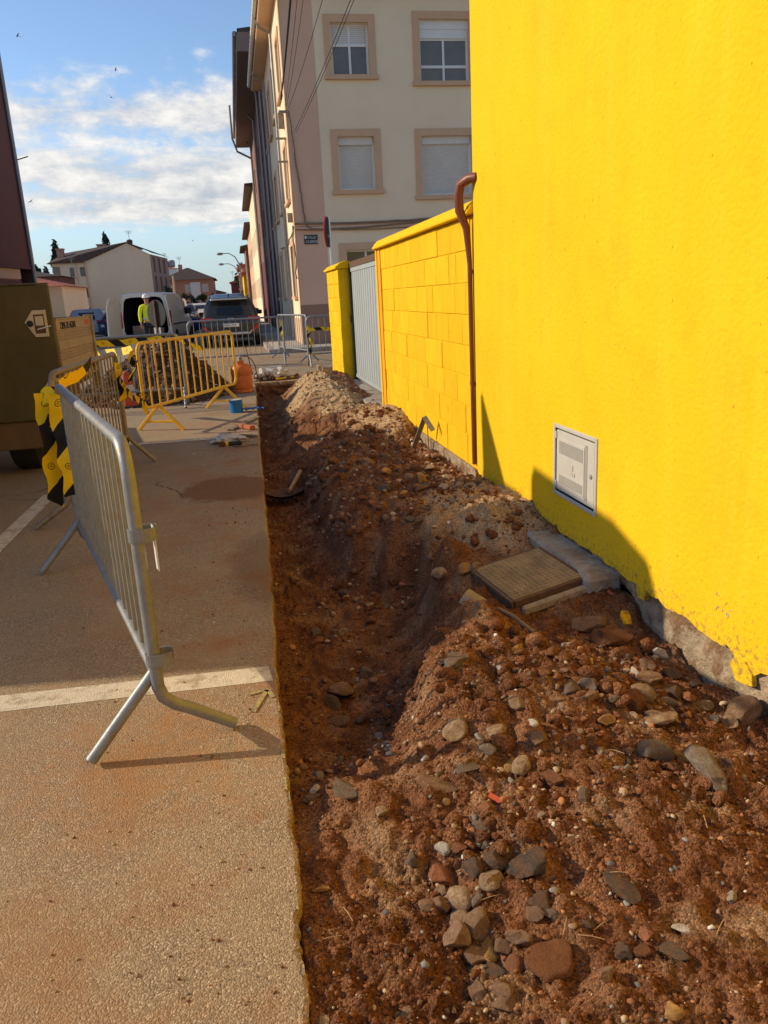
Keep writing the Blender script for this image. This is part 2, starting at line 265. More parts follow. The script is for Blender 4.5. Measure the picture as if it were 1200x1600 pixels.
class MB:
    def __init__(s): s.v = []; s.f = []; s.uv = {}
    def add(s, vs, fs):
        o = len(s.v); s.v += [tuple(v) for v in vs]; s.f += [tuple(i + o for i in f) for f in fs]; return s
    def box(s, x0, x1, y0, y1, z0, z1, rot=None):
        vs = [Vector((x, y, z)) for z in (z0, z1) for x, y in ((x0, y0), (x1, y0), (x1, y1), (x0, y1))]
        if rot: vs = [rot @ v for v in vs]
        return s.add(vs, [(3, 2, 1, 0), (4, 5, 6, 7), (0, 1, 5, 4), (1, 2, 6, 5), (2, 3, 7, 6), (3, 0, 4, 7)])
    def bar(s, a, b, w, h, up=(0, 0, 1)):
        a = Vector(a); b = Vector(b); d = (b - a).normalized(); u = Vector(up)
        r = d.cross(u)
        if r.length < 1e-4: r = d.cross(Vector((1, 0, 0)))
        r.normalize(); u = r.cross(d)
        vs = [p + r * (sx * w / 2) + u * (sy * h / 2) for p in (a, b) for sx, sy in ((-1, -1), (1, -1), (1, 1), (-1, 1))]
        return s.add(vs, [(3, 2, 1, 0), (4, 5, 6, 7), (0, 1, 5, 4), (1, 2, 6, 5), (2, 3, 7, 6), (3, 0, 4, 7)])
    def tube(s, pts, r, n=8, cap=True, closed=False):
        pts = [Vector(p) for p in pts]; k = len(pts); rs = r if isinstance(r, (list, tuple)) else [r] * k
        rings = []; prev = None
        for i, p in enumerate(pts):
            a = pts[(i - 1) % k] if (closed or i) else p; b = pts[(i + 1) % k] if (closed or i < k - 1) else p
            t = (b - a).normalized()
            if prev is None:
                u = t.orthogonal().normalized()
            else:
                u = (prev - t * prev.dot(t)); u = u.normalized() if u.length > 1e-6 else t.orthogonal().normalized()
            prev = u; w = t.cross(u)
            rings.append([p + (u * math.cos(2 * PI * j / n) + w * math.sin(2 * PI * j / n)) * rs[i] for j in range(n)])
        fs = []
        for i in range(k - 1 + (1 if closed else 0)):
            for j in range(n):
                i2 = (i + 1) % k
                fs.append((i * n + j, i * n + (j + 1) % n, i2 * n + (j + 1) % n, i2 * n + j))
        if cap and not closed:
            fs.append(tuple(range(n - 1, -1, -1))); fs.append(tuple((k - 1) * n + j for j in range(n)))
        return s.add([v for rg in rings for v in rg], fs)
    def lathe(s, prof, n=24, c=(0, 0, 0), axis='z', rot=None):
        vs = []; c = Vector(c)
        for (r, h) in prof:
            for j in range(n):
                a = 2 * PI * j / n
                p = {'z': (r * math.cos(a), r * math.sin(a), h), 'x': (h, r * math.cos(a), r * math.sin(a)), 'y': (r * math.sin(a), h, r * math.cos(a))}[axis]
                p = Vector(p)
                if rot: p = rot @ p
                vs.append(p + c)
        fs = []
        for i in range(len(prof) - 1):
            for j in range(n): fs.append((i * n + j, i * n + (j + 1) % n, (i + 1) * n + (j + 1) % n, (i + 1) * n + j))
        fs.append(tuple(range(n - 1, -1, -1))); fs.append(tuple((len(prof) - 1) * n + j for j in range(n)))
        return s.add(vs, fs)
    def prism(s, poly, axis, a0, a1):
        def P(u, v, a): return {'x': (a, u, v), 'y': (u, a, v), 'z': (u, v, a)}[axis]
        n = len(poly); vs = [P(u, v, a0) for u, v in poly] + [P(u, v, a1) for u, v in poly]
        fs = [tuple(range(n - 1, -1, -1)), tuple(range(n, 2 * n))] + [(i, (i + 1) % n, n + (i + 1) % n, n + i) for i in range(n)]
        return s.add(vs, fs)
    def quad(s, a, b, c, d): return s.add([a, b, c, d], [(0, 1, 2, 3)])
    def loft(s, rings, cap0=True, cap1=True):
        n = len(rings[0]); fs = []
        for i in range(len(rings) - 1):
            for j in range(n): fs.append((i * n + j, i * n + (j + 1) % n, (i + 1) * n + (j + 1) % n, (i + 1) * n + j))
        if cap0: fs.append(tuple(range(n - 1, -1, -1)))
        if cap1: fs.append(tuple((len(rings) - 1) * n + j for j in range(n)))
        return s.add([v for r in rings for v in r], fs)
    def build(s, name, m, parent=None, smooth=False, bevel=0.0, loc=None):
        me = bpy.data.meshes.new(name)
        off = _off(parent) if parent is not None else Vector((0, 0, 0))
        if loc is not None: off = Vector(loc)
        me.from_pydata([(v[0] - off[0], v[1] - off[1], v[2] - off[2]) for v in s.v], [], s.f)
        bm = bmesh.new(); bm.from_mesh(me)
        bmesh.ops.recalc_face_normals(bm, faces=bm.faces[:])
        if bevel:
            bmesh.ops.bevel(bm, geom=[e for e in bm.edges if e.calc_face_angle(0) > 0.5], offset=bevel, segments=1, affect='EDGES', clamp_overlap=True)
        bm.to_mesh(me); bm.free()
        if smooth:
            me.polygons.foreach_set('use_smooth', [True] * len(me.polygons))
            try: me.set_sharp_from_angle(angle=math.radians(smooth if smooth is not True else 40))
            except Exception: pass
        me.materials.append(MT[m] if isinstance(m, str) else m)
        o = bpy.data.objects.new(name, me); COL.objects.link(o)
        if parent is not None: o.parent = parent
        elif loc is not None: o.location = loc
        return o

def tag(o, label=None, cat=None, group=None, kind=None):
    if label: o['label'] = label
    if cat: o['category'] = cat
    if group: o['group'] = group
    if kind: o['kind'] = kind
    return o
def thing(name, label, cat, loc=(0, 0, 0), rz=0.0, group=None, world=False):
    o = bpy.data.objects.new(name, None); COL.objects.link(o); o.empty_display_size = 0.2
    o.location = loc; o.rotation_euler = (0, 0, rz)
    if world: OFF[o.name] = Vector(loc)
    return tag(o, label, cat, group)
def copy_tree(o, parent=None):
    c = o.copy(); COL.objects.link(c); c.parent = parent
    for ch in list(o.children): copy_tree(ch, c)
    return c
def lettering(text, size, m, parent, loc, rot, name='lettering', ext=0.002):
    cu = bpy.data.curves.new('t', 'FONT'); cu.body = text; cu.size = size; cu.extrude = ext; cu.align_x = 'LEFT'
    to = bpy.data.objects.new('t', cu); COL.objects.link(to)
    dg = bpy.context.evaluated_depsgraph_get(); me = bpy.data.meshes.new_from_object(to.evaluated_get(dg))
    bpy.data.objects.remove(to)
    me.name = name; me.materials.clear(); me.materials.append(MT[m])
    o = bpy.data.objects.new(name, me); COL.objects.link(o); o.parent = parent
    o.location = Vector(loc) - _off(parent); o.rotation_euler = rot
    return o
def arc(c, r, a0, a1, n, plane):
    out = []
    for i in range(n + 1):
        a = a0 + (a1 - a0) * i / n; out.append(plane(c[0] + r * math.cos(a), c[1] + r * math.sin(a)))
    return out
def ribbon(pts, ups, w, m, name, parent=None, period=0.22, loc=None):
    """a strip of tape along pts, its width along ups"""
    me = bpy.data.meshes.new(name); vs = []; uvs = []; d = 0
    off = _off(parent) if parent is not None else Vector(loc or (0, 0, 0))
    for i, p in enumerate(pts):
        p = Vector(p); u = Vector(ups[i] if isinstance(ups, list) else ups).normalized()
        if i: d += (p - Vector(pts[i - 1])).length
        vs += [tuple(p - u * w / 2 - off), tuple(p - off + Vector((0.002, 0.001, 0)) * math.sin(i * 2.1)), tuple(p + u * w / 2 - off)]; uvs += [(d / period, 0), (d / period, .5 * w / period), (d / period, w / period)]
    fs = [(3 * i + k, 3 * i + 1 + k, 3 * i + 4 + k, 3 * i + 3 + k) for i in range(len(pts) - 1) for k in (0, 1)]
    me.from_pydata(vs, [], fs); uvl = me.uv_layers.new(name='UVMap')
    for l in me.loops: uvl.data[l.index].uv = uvs[l.vertex_index]
    me.polygons.foreach_set('use_smooth', [True] * len(me.polygons))
    me.materials.append(MT[m]); o = bpy.data.objects.new(name, me); COL.objects.link(o)
    if parent is not None: o.parent = parent
    elif loc: o.location = loc
    return o
def sag(a, b, s, n=12, jit=0.0):
    a = Vector(a); b = Vector(b)
    return [a.lerp(b, i / n) - Vector((0, 0, s * 4 * (i / n) * (1 - i / n))) + Vector((random.uniform(-jit, jit), random.uniform(-jit, jit), random.uniform(-jit, jit))) for i in range(n + 1)]

# ------------------------------------------------------------------ terrain of the trench (world metres, road surface = 0)
#TERRAIN-BEGIN
CTRL = ".01 1.34 -.03;.17 1.29 -.035;.43 1.23 -.05;.67 1.15 -.03;.91 1.1 -.03;.06 1.61 -.04;.36 1.5 -.06;.71 1.37 -.02;1.05 1.29 -.02;.05 1.93 -.055;.19 1.8 -.04;.38 1.7 -.03;.51 1.65 -.02;.74 1.61 0;1.22 1.52 -.03;.07 2.18 -.09;.23 2.08 -.05;.4 2.09 -.02;.62 2.02 0;.87 1.91 .03;1.18 1.9 0;1.48 1.92 -.06;.05 2.49 -.22;.24 2.48 -.22;.37 2.4 -.15;.43 2.25 -.03;.05 2.91 -.33;.23 2.89 -.35;.43 2.91 -.33;.49 2.67 -.2;.51 2.4 0;.06 3.4 -.38;.28 3.37 -.4;.5 3.34 -.38;.58 3.12 -.25;.58 2.62 .02;.72 2.38 .06;.93 2.31 .06;.08 4.03 -.4;.37 4.07 -.42;.64 3.93 -.43;.8 3.9 -.38;.85 3.74 -.28;.73 2.85 .04;.8 2.91 .08;1.08 2.68 .07;.95 4.29 -.3;1.06 4.25 -.36;.11 5.08 -.4;.4 5.04 -.42;.98 4.05 -.02;1.09 3.79 .02;1.22 4.69 .05;1.39 4.4 .11;1.59 4.28 .08;1.64 4.09 .05;.15 6.29 -.38;.19 7.66 -.37;1.21 5.35 .02;1.49 5.67 .02;1.66 5.92 0;.19 9.71 -.35;.58 9.87 -.33;.7 8.36 -.15;1.28 7.26 0;1.56 7.37 .02;.23 13.2 -.33;.67 12.71 -.3;.77 11.13 -.1;.79 9.2 0;1.12 8.82 .03;1.35 7.99 .1;1.57 7.7 .16;1.67 7.74 .08;.83 13.18 -.05;.89 11.12 .12;1.39 9.56 .06;1.51 8.43 .2;.95 12.98 .12;1.25 12.69 .2;1.61 12.3 .17;1.85 12.23 .08;1.65 2.27 -.1;1.65 2.56 -.12;1.64 2.85 -.11;1.55 3.02 -.08;1.51 3.21 -.06;.25 13.4 -.3;.7 13.3 -.28;.3 14.1 -.25;.7 14.1 -.22;.95 13.9 .03;1.2 14.2 .03;1.65 14.0 .06;.85 12.4 -.02;.0 -.5 -.03;.6 -.5 -.03;1.65 -.5 -.05;.0 -2.5 -.03;1.65 -2.5 -.05;1.65 1.2 -.05;1.65 6.6 .02;1.66 9.3 .1;1.66 10.5 .08;1.66 11.5 .1;.2 11.4 -.33;.63 11.4 -.3;.2 4.9 -.4;.63 9.0 -.28;.6 10.2 -.31;.70 10.6 -.12;.72 9.2 -.03;0.11 2.75 -0.33;0.31 2.7 -0.31;0.44 2.75 -0.3;0.48 2.47 -0.1;0.56 2.66 -0.08;0.5 3.17 -0.39;0.77 3.74 -0.4;0.77 4.24 -0.42;0.69 2.82 0.03;0.8 3.14 -0.05;1.18 3.17 -0.07;1.33 3.07 -0.1;1.02 3.2 0.02;1.12 2.79 -0.02;1.17 3.32 -0.06;0.86 3.12 0.06;1.08 3.65 -0.02;0.93 2.79 0.04;1.46 3.2 -0.08;0.48 5 -0.4;0.555 5 -0.37;0.625 5 -0.16;0.7 5 -0.085;0.84 5 -0.045;0.99 5 -0.005;0.44 5.5 -0.4;0.515 5.5 -0.37;0.585 5.5 -0.16;0.66 5.5 -0.085;0.8 5.5 -0.045;0.95 5.5 -0.005;0.44 6 -0.4;0.515 6 -0.37;0.585 6 -0.16;0.66 6 -0.085;0.8 6 -0.045;0.95 6 -0.005;0.44 6.5 -0.4;0.515 6.5 -0.37;0.585 6.5 -0.16;0.66 6.5 -0.085;0.8 6.5 -0.045;0.95 6.5 -0.005;0.44 7 -0.4;0.515 7 -0.37;0.585 7 -0.16;0.66 7 -0.085;0.8 7 -0.045;0.95 7 -0.005;0.44 7.5 -0.4;0.515 7.5 -0.37;0.585 7.5 -0.16;0.66 7.5 -0.085;0.8 7.5 -0.045;0.95 7.5 -0.005;0.62 4.72 -0.41;0.74 4.72 -0.36;0.82 4.72 -0.14;0.92 4.72 -0.06;0.6 4.48 -0.42;0.86 4.48 -0.41;0.97 4.48 -0.33;1.03 4.48 -0.1;0.62 4.2 -0.42;0.85 4.2 -0.4;0.98 4.2 -0.33;1.05 4.2 -0.06;1.2 4.05 -.01;1.42 4.12 .0;1.1 3.85 -.03"
CP = np.array([[float(a) for a in t.split()] for t in CTRL.split(';')])
_rng = np.random.RandomState(5)
_TAB = [_rng.rand(256, 256) for _ in range(4)]
def vnoise(x, y, k=0):
    x, y = np.broadcast_arrays(np.asarray(x, float), np.asarray(y, float))
    xi = np.floor(x).astype(int); yi = np.floor(y).astype(int); fx = x - xi; fy = y - yi
    ux = fx * fx * fx * (fx * (fx * 6 - 15) + 10); uy = fy * fy * fy * (fy * (fy * 6 - 15) + 10); T = _TAB[k] * 6.2832
    def g(i, j, dx, dy):
        a = T[(xi + i) & 255, (yi + j) & 255]; return np.cos(a) * dx + np.sin(a) * dy
    a, b, c, d = g(0, 0, fx, fy), g(1, 0, fx - 1, fy), g(0, 1, fx, fy - 1), g(1, 1, fx - 1, fy - 1)
    return ((a * (1 - ux) + b * ux) * (1 - uy) + (c * (1 - ux) + d * ux) * uy) * 0.75
def _phi(r2): return np.where(r2 > 1e-9, 0.5 * r2 * np.log(np.maximum(r2, 1e-9)), 0.0)
_ys = 0.75
_P = CP[:, :2] * [1, _ys]
_n = len(_P)
_K = _phi(((_P[:, None] - _P[None]) ** 2).sum(-1)) + np.eye(_n) * 0.0004
_Q = np.c_[np.ones(_n), _P]
_A = np.block([[_K, _Q], [_Q.T, np.zeros((3, 3))]])
_Wt = np.linalg.solve(_A, np.r_[CP[:, 2], 0, 0, 0])
def zbase(x, y):
    x = np.asarray(x, float); y = np.asarray(y, float); sh = x.shape
    q = np.c_[x.ravel(), y.ravel() * _ys]; out = np.empty(len(q))
    for i in range(0, len(q), 20000):
        c = q[i:i + 20000]; r2 = ((c[:, None] - _P[None]) ** 2).sum(-1)
        out[i:i + 20000] = _phi(r2) @ _Wt[:_n] + _Wt[_n] + c @ _Wt[_n + 1:]
    return np.clip(out, -0.5, 0.3).reshape(sh)
EDGE = np.array([(-6, -.05), (1.28, .005), (1.62, .017), (2.04, .026), (2.54, .026), (2.9, .026), (3.98, .054), (5.68, .083), (8.59, .129), (10.7, .167), (12.64, .211), (14.6, .235)])
def xedge(y): return np.interp(y, EDGE[:, 0], EDGE[:, 1])
def zdetail(x, y):
    x = np.asarray(x, float); y = np.asarray(y, float)
    near = np.clip((x - xedge(y)) / 0.12, 0.25, 1)
    d = 0.060 * vnoise(x * 4.1, y * 3.3, 0) + 0.050 * vnoise(x * 9.3 + 3, y * 8.1, 1) + 0.034 * vnoise(x * 21, y * 19, 2)
    lump = np.maximum(0, vnoise(x * 34 + 7, y * 31, 3)) * 0.036 + np.maximum(0, vnoise(x * 75, y * 70, 1)) * 0.026 + np.abs(vnoise(x * 140, y * 135, 2)) * 0.012
    calm = 0.35 + 0.75 * np.clip(vnoise(x * 1.7 + 11, y * 1.3 + 2, 0) * 3 + 0.5, 0, 1)
    return d * near + lump * calm
def zterr(x, y): return zbase(x, y) + zdetail(x, y)
#TERRAIN-END

def sandmask(x, y):
    # pale sandy spoil lies in three heaps; the rest is red clay
    m = np.zeros_like(x)
    for cx, cy, rx, ry in ((1.02, 12.2, .38, 1.6), (1.5, 8.6, .38, 1.1), (1.45, 4.75, .36, .75), (1.25, 10.2, .3, .9)):
        m = np.maximum(m, 1.25 - np.sqrt(((x - cx) / rx) ** 2 + ((y - cy) / ry) ** 2))
    return np.clip(m * 2.0 + vnoise(x * 6, y * 5, 1) * 1.0, 0, 1)

def soil_mat():
    m = bpy.data.materials.new('red_clay_soil'); m.use_nodes = True; N = m.node_tree.nodes; L = m.node_tree.links; b = N['Principled BSDF']
    tc = N.new('ShaderNodeTexCoord')
    def noise(s, d, r): 
        n = N.new('ShaderNodeTexNoise'); n.inputs['Scale'].default_value = s; n.inputs['Detail'].default_value = d; n.inputs['Roughness'].default_value = r; L.new(tc.outputs['Object'], n.inputs[0]); return n.outputs[0]
    def ramp(src, stops):
        r = N.new('ShaderNodeValToRGB'); L.new(src, r.inputs[0]); e = r.color_ramp.elements
        e[0].position, e[0].color = stops[0][0], (*stops[0][1], 1); e[1].position, e[1].color = stops[-1][0], (*stops[-1][1], 1)
        for p, c in stops[1:-1]: q = e.new(p); q.color = (*c, 1)
        return r.outputs[0]
    clay = ramp(noise(5, 10, .72), ((.28, (.090, .034, .014)), (.5, (.185, .076, .033)), (.72, (.33, .155, .070))))
    sand = ramp(noise(9, 10, .75), ((.3, (.32, .19, .09)), (.7, (.60, .42, .23))))
    at = N.new('ShaderNodeAttribute'); at.attribute_name = 'sand'
    mx = N.new('ShaderNodeMixRGB'); L.new(at.outputs['Fac'], mx.inputs[0]); L.new(clay, mx.inputs[1]); L.new(sand, mx.inputs[2])
    # crumbs: each grain its own tone
    vo = N.new('ShaderNodeTexVoronoi'); vo.inputs['Scale'].default_value = 170; L.new(tc.outputs['Object'], vo.inputs[0])
    vs = N.new('ShaderNodeSeparateColor'); L.new(vo.outputs['Color'], vs.inputs[0])
    mr = N.new('ShaderNodeMapRange'); L.new(vs.outputs[0], mr.inputs[0]); mr.inputs[3].default_value = .5; mr.inputs[4].default_value = 1.55
    hs = N.new('ShaderNodeHueSaturation'); L.new(mx.outputs[0], hs.inputs['Color']); L.new(mr.outputs[0], hs.inputs['Value'])
    L.new(hs.outputs[0], b.inputs['Base Color']); b.inputs['Roughness'].default_value = .95; b.inputs['Specular IOR Level'].default_value = .15
    n3 = noise(220, 6, .7)
    inv = N.new('ShaderNodeMath'); inv.operation = 'MULTIPLY_ADD'; L.new(vo.outputs['Distance'], inv.inputs[0]); inv.inputs[1].default_value = -1.0; L.new(n3, inv.inputs[2])
    bp = N.new('ShaderNodeBump'); bp.inputs['Strength'].default_value = .9; bp.inputs['Distance'].default_value = .006; L.new(inv.outputs[0], bp.inputs['Height']); L.new(bp.outputs[0], b.inputs['Normal'])
    return m
MT['soil'] = soil_mat()
MT['heapsoil'] = mat('shade_dark_soil', (.085, .045, .026), .95, .45, 9, 1.0, 60, stain=((.15, .10, .07), 14, .58, .7), dist=.03)  # dug soil made darker: the heap's shade is put into its colour

def grid_mesh(name, X, Y, Z, m, attr=None):
    nr, nc = X.shape; me = bpy.data.meshes.new(name)
    co = np.stack([X, Y, Z], -1).reshape(-1, 3).astype(np.float32)
    me.vertices.add(len(co)); me.vertices.foreach_set('co', co.ravel())
    i = np.arange(nr - 1)[:, None] * nc + np.arange(nc - 1)[None]
    q = np.stack([i, i + 1, i + nc + 1, i + nc], -1).reshape(-1, 4).astype(np.int32)
    me.loops.add(q.size); me.loops.foreach_set('vertex_index', q.ravel())
    me.polygons.add(len(q)); me.polygons.foreach_set('loop_start', np.arange(0, q.size, 4, dtype=np.int32)); me.polygons.foreach_set('loop_total', np.full(len(q), 4, np.int32))
    me.update(); me.validate()
    me.polygons.foreach_set('use_smooth', [True] * len(me.polygons))
    if attr is not None:
        a = me.attributes.new('sand', 'FLOAT', 'POINT'); a.data.foreach_set('value', attr.ravel().astype(np.float32))
    me.materials.append(MT[m]); o = bpy.data.objects.new(name, me); COL.objects.link(o); return o

ys = [-2.6, -1.6, -.8, -.2, .2, .5, .7, .82]
y = .9
while y < 14.3: ys.append(y); y += .0040 * y
ys.append(14.3); ys = np.array(ys)
NC = 270
u = np.linspace(0, 1, NC)
XE = xedge(ys)
TX = XE[:, None] + (1.74 - XE[:, None]) * u[None] ; TY = np.repeat(ys[:, None], NC, 1)
TZ = zterr(TX, TY)
TX = np.c_[XE - .006, XE + .002, TX[:, 1:]]; TY = np.c_[TY[:, :1], TY]; TZ = np.c_[np.full(len(ys), -.047), TZ]
TX[:, 0] += vnoise(ys * 14, ys * 0, 0) * .02; 
soil = grid_mesh('trench_soil', TX, TY, TZ, 'soil', sandmask(TX, TY)); tag(soil, kind='structure')
# soil wall that closes the far end of the trench under the road
xe = np.linspace(.1, 1.74, 90); zz = np.linspace(0, 1, 14)
EX = np.repeat(xe[None], 14, 0); zt = zterr(xe, np.full(90, 14.28)); EZ = -.06 + (zt[None] - .02 + .06) * zz[:, None]; EY = 14.30 + vnoise(EX * 9, EZ * 12, 1) * .10
EY[0] = 14.34
tag(grid_mesh('trench_end_soil', EX, EY, EZ, 'soil', np.full(EX.shape, .15)), kind='structure')

# ------------------------------------------------------------------ ground sheets and road
def road_mat():
    m = bpy.data.materials.new('dusty_asphalt'); m.use_nodes = True; N = m.node_tree.nodes; L = m.node_tree.links; b = N['Principled BSDF']
    tc = N.new('ShaderNodeTexCoord'); sp = N.new('ShaderNodeSeparateXYZ'); L.new(tc.outputs['Object'], sp.inputs[0])
    def noise(s, d, r, o=(0, 0, 0)):
        mp = N.new('ShaderNodeMapping'); mp.inputs['Location'].default_value = o; L.new(tc.outputs['Object'], mp.inputs[0])
        n = N.new('ShaderNodeTexNoise'); n.inputs['Scale'].default_value = s; n.inputs['Detail'].default_value = d; n.inputs['Roughness'].default_value = r; L.new(mp.outputs[0], n.inputs[0]); return n.outputs[0]
    def mrange(src, a, b_, c=0, d=1):
        n = N.new('ShaderNodeMapRange'); L.new(src, n.inputs[0]); n.inputs[1].default_value = a; n.inputs[2].default_value = b_; n.inputs[3].default_value = c; n.inputs[4].default_value = d; return n.outputs[0]
    def op(o, a, b_, c=None):
        n = N.new('ShaderNodeMath'); n.operation = o
        for i, v in enumerate((a, b_, c)):
            if v is None: continue
            if isinstance(v, (int, float)): n.inputs[i].default_value = v
            else: L.new(v, n.inputs[i])
        return n.outputs[0]
    def mix(f, a, c, mode='MIX'):
        n = N.new('ShaderNodeMixRGB'); n.blend_type = mode
        if isinstance(f, (int, float)): n.inputs[0].default_value = f
        else: L.new(f, n.inputs[0])
        for i, v in ((1, a), (2, c)):
            if isinstance(v, tuple): n.inputs[i].default_value = (*v, 1)
            else: L.new(v, n.inputs[i])
        return n.outputs[0]
    vo = N.new('ShaderNodeTexVoronoi'); vo.inputs['Scale'].default_value = 230; L.new(tc.outputs['Object'], vo.inputs[0])
    vs = N.new('ShaderNodeSeparateColor'); L.new(vo.outputs['Color'], vs.inputs[0])
    agg = N.new('ShaderNodeValToRGB'); L.new(vs.outputs[0], agg.inputs[0]); e = agg.color_ramp.elements
    e[0].position = 0; e[0].color = (.070, .062, .055, 1); e[1].position = 1; e[1].color = (.74, .60, .42, 1)
    q = e.new(.45); q.color = (.21, .17, .12, 1); q = e.new(.8); q.color = (.37, .29, .19, 1)
    dusty = mix(mrange(noise(2.2, 9, .72), .34, .66, .22, .68), agg.outputs[0], (.42, .295, .165))
    dusty = mix(mrange(noise(60, 4, .7), .4, .7, 0, .45), dusty, (.38, .27, .16))
    # red clay trodden in near the cut
    clay = op('MULTIPLY', mrange(noise(1.6, 10, .75, (4, 2, 0)), .47, .66), mrange(sp.outputs[0], -1.3, -.15, .1, .9))
    dusty = mix(clay, dusty, (.34, .155, .06))
    def blob(cx, cy, rx, ry, soft, ns):
        dx = op('DIVIDE', op('SUBTRACT', sp.outputs[0], cx), rx); dy = op('DIVIDE', op('SUBTRACT', sp.outputs[1], cy), ry)
        r = op('SQRT', op('ADD', op('MULTIPLY', dx, dx), op('MULTIPLY', dy, dy)), 0)
        r = op('ADD', r, op('MULTIPLY', op('SUBTRACT', noise(ns, 6, .65, (1, 5, 0)), .5), 1.1))
        return mrange(r, 1 - soft, 1 + soft, 1, 0)
    dusty = mix(op('MULTIPLY', blob(-.16, 6.15, .38, .42, .10, 3.2), .85), dusty, (.20, .095, .038))
    dusty = mix(op('MULTIPLY', op('MULTIPLY', blob(-.40, 2.35, .46, .32, .6, 9), mrange(noise(14, 8, .75), .42, .62)), .62), dusty, (.44, .21, .075))
    dusty = mix(op('MULTIPLY', blob(.02, 4.15, .17, .60, .25, 5), .45), dusty, (.12, .075, .04))
    dusty = mix(op('MULTIPLY', blob(-.15, 9.3, .9, .55, .5, 3), .5), dusty, (.40, .27, .17))
    # hairline cracks
    vc = N.new('ShaderNodeTexVoronoi'); vc.feature = 'DISTANCE_TO_EDGE'; vc.inputs['Scale'].default_value = .55
    mp = N.new('ShaderNodeMapping'); L.new(tc.outputs['Object'], mp.inputs[0]); wn = N.new('ShaderNodeTexNoise'); wn.inputs['Scale'].default_value = 3; wn.inputs['Detail'].default_value = 6; L.new(tc.outputs['Object'], wn.inputs[0])
    av = N.new('ShaderNodeVectorMath'); av.operation = 'MULTIPLY_ADD'; L.new(wn.outputs['Color'], av.inputs[0]); av.inputs[1].default_value = (.45, .45, 0); L.new(mp.outputs[0], av.inputs[2]); L.new(av.outputs[0], vc.inputs[0])
    crk = op('MULTIPLY', mrange(sp.outputs[1], 3.2, 3.6), op('MULTIPLY', mrange(vc.outputs['Distance'], .002, .006, 1, 0), mrange(noise(.5, 2, .5, (9, 9, 0)), .56, .62)))
    dusty = mix(op('MULTIPLY', crk, .8), dusty, (.05, .035, .025))
    L.new(dusty, b.inputs['Base Color']); b.inputs['Roughness'].default_value = .88; b.inputs['Specular IOR Level'].default_value = .25
    hgt = op('ADD', op('MULTIPLY', vo.outputs['Distance'], -1.0), op('MULTIPLY', noise(90, 5, .7), .8))
    bp = N.new('ShaderNodeBump'); bp.inputs['Strength'].default_value = .6; bp.inputs['Distance'].default_value = .005; L.new(hgt, bp.inputs['Height']); L.new(bp.outputs[0], b.inputs['Normal'])
    return m
MT['road'] = road_mat()
MT['ground'] = mat('bare_ground', (.22, .16, .10), .95, .2, .5, .2, 8)

g = MB().quad((-1200, -300, -.9), (1200, -300, -.9), (1200, 2200, -.9), (-1200, 2200, -.9)).build('ground', 'ground'); tag(g, kind='structure')
rb = MB()
ry = np.r_[-30, -8, -3, np.arange(.6, 6, .008), np.arange(6, 14.6, .03)]
ex = xedge(ry) + vnoise(ry * 61, ry * 0 + 3.4, 2) * .007 + vnoise(ry * 23, ry * 0 + 3.3, 0) * .007 + vnoise(ry * 7, ry * 0 + 8.3, 1) * .02 + _rng.uniform(-.0025, .0025, len(ry)) + np.minimum(0, vnoise(ry * 5, ry * 0 + 1, 3) + .3) * .08
for i, yy in enumerate(ry):
    x = float(ex[i]); yy = float(yy)
    rb.v += [(-90, yy, 0), (-4, yy, 0), (x - .012, yy, 0), (x - .003 + random.uniform(-.002, .002), yy, -.004), (x + random.uniform(-.004, .003), yy, -.022), (x - .004 + random.uniform(-.004, .003), yy, -.06)]
for i in range(len(ry) - 1):
    for k in range(5): rb.f.append((i * 6 + k, i * 6 + k + 1, i * 6 + 7 + k, i * 6 + 6 + k))
rb.quad((-90, 14.6, 0), (float(ex[-1]), 14.6, 0), (float(ex[-1]), 420, 0), (-90, 420, 0))
n0 = len(rb.v)
lip = [(float(x), 14.30 + float(vnoise(np.array([x * 12]), np.array([2.]), 1)[0]) * .08) for x in np.linspace(float(ex[-1]) - .02, 1.8, 60)]
for x, yy in lip: rb.v += [(x, 420, 0), (x, yy, 0), (x, yy + .01, -.06)]
for i in range(59):
    for k in range(2): rb.f.append((n0 + i * 3 + k, n0 + i * 3 + 3 + k, n0 + i * 3 + 4 + k, n0 + i * 3 + 1 + k))
rb.quad((1.8, 14.75, 0), (90, 14.75, 0), (90, 420, 0), (1.8, 420, 0))
road = rb.build('road', 'road'); tag(road, kind='structure')
MT['line'] = mat('worn_white_paint', (.68, .59, .45), .85, .12, 30, .8, 170, stain=((.34, .25, .15), 12, .50, .7), dist=.006)
lm = MB(); lm.add([(-2.35, 3.0, .0012), (-2.35, 2.86, .0012), (.006, 2.775, .0012), (-.006, 2.905, .0012)], [(0, 1, 2, 3)])
tag(lm.build('parking_line', 'line'), kind='structure')
tag(MB().quad((-1.70, 4.4, .004), (-1.58, 4.4, .004), (-1.55, 6.5, .004), (-1.66, 6.5, .004)).build('parking_line', 'line'), kind='structure')
tag(MB().quad((-2.4, 8.72, .004), (-2.4, 8.60, .004), (.10, 8.52, .004), (.10, 8.64, .004)).build('parking_line', 'line'), kind='structure')
ar = MB()
for a, c in (((-.075, 2.55), (-.02, 2.70)), ((-.022, 2.705), (-.085, 2.685)), ((-.018, 2.70), (.004, 2.64))): ar.bar((*a, .003), (*c, .003), .018, .004)
tag(ar.build('spray_mark', 'yline'), kind='structure')
for y0, y1 in ((26, 28), (31, 33), (36, 38), (42, 44)):
    tag(MB().quad((-1.9, y0, .004), (-1.78, y0, .004), (-1.78, y1, .004), (-1.9, y1, .004)).build('road_line', 'line'), kind='structure')
pv = MB(); pv.box(.95, 60, 22.0, 23.3, -.05, .12); pv.box(.95, 1.88, 23.3, 130, -.05, .12)
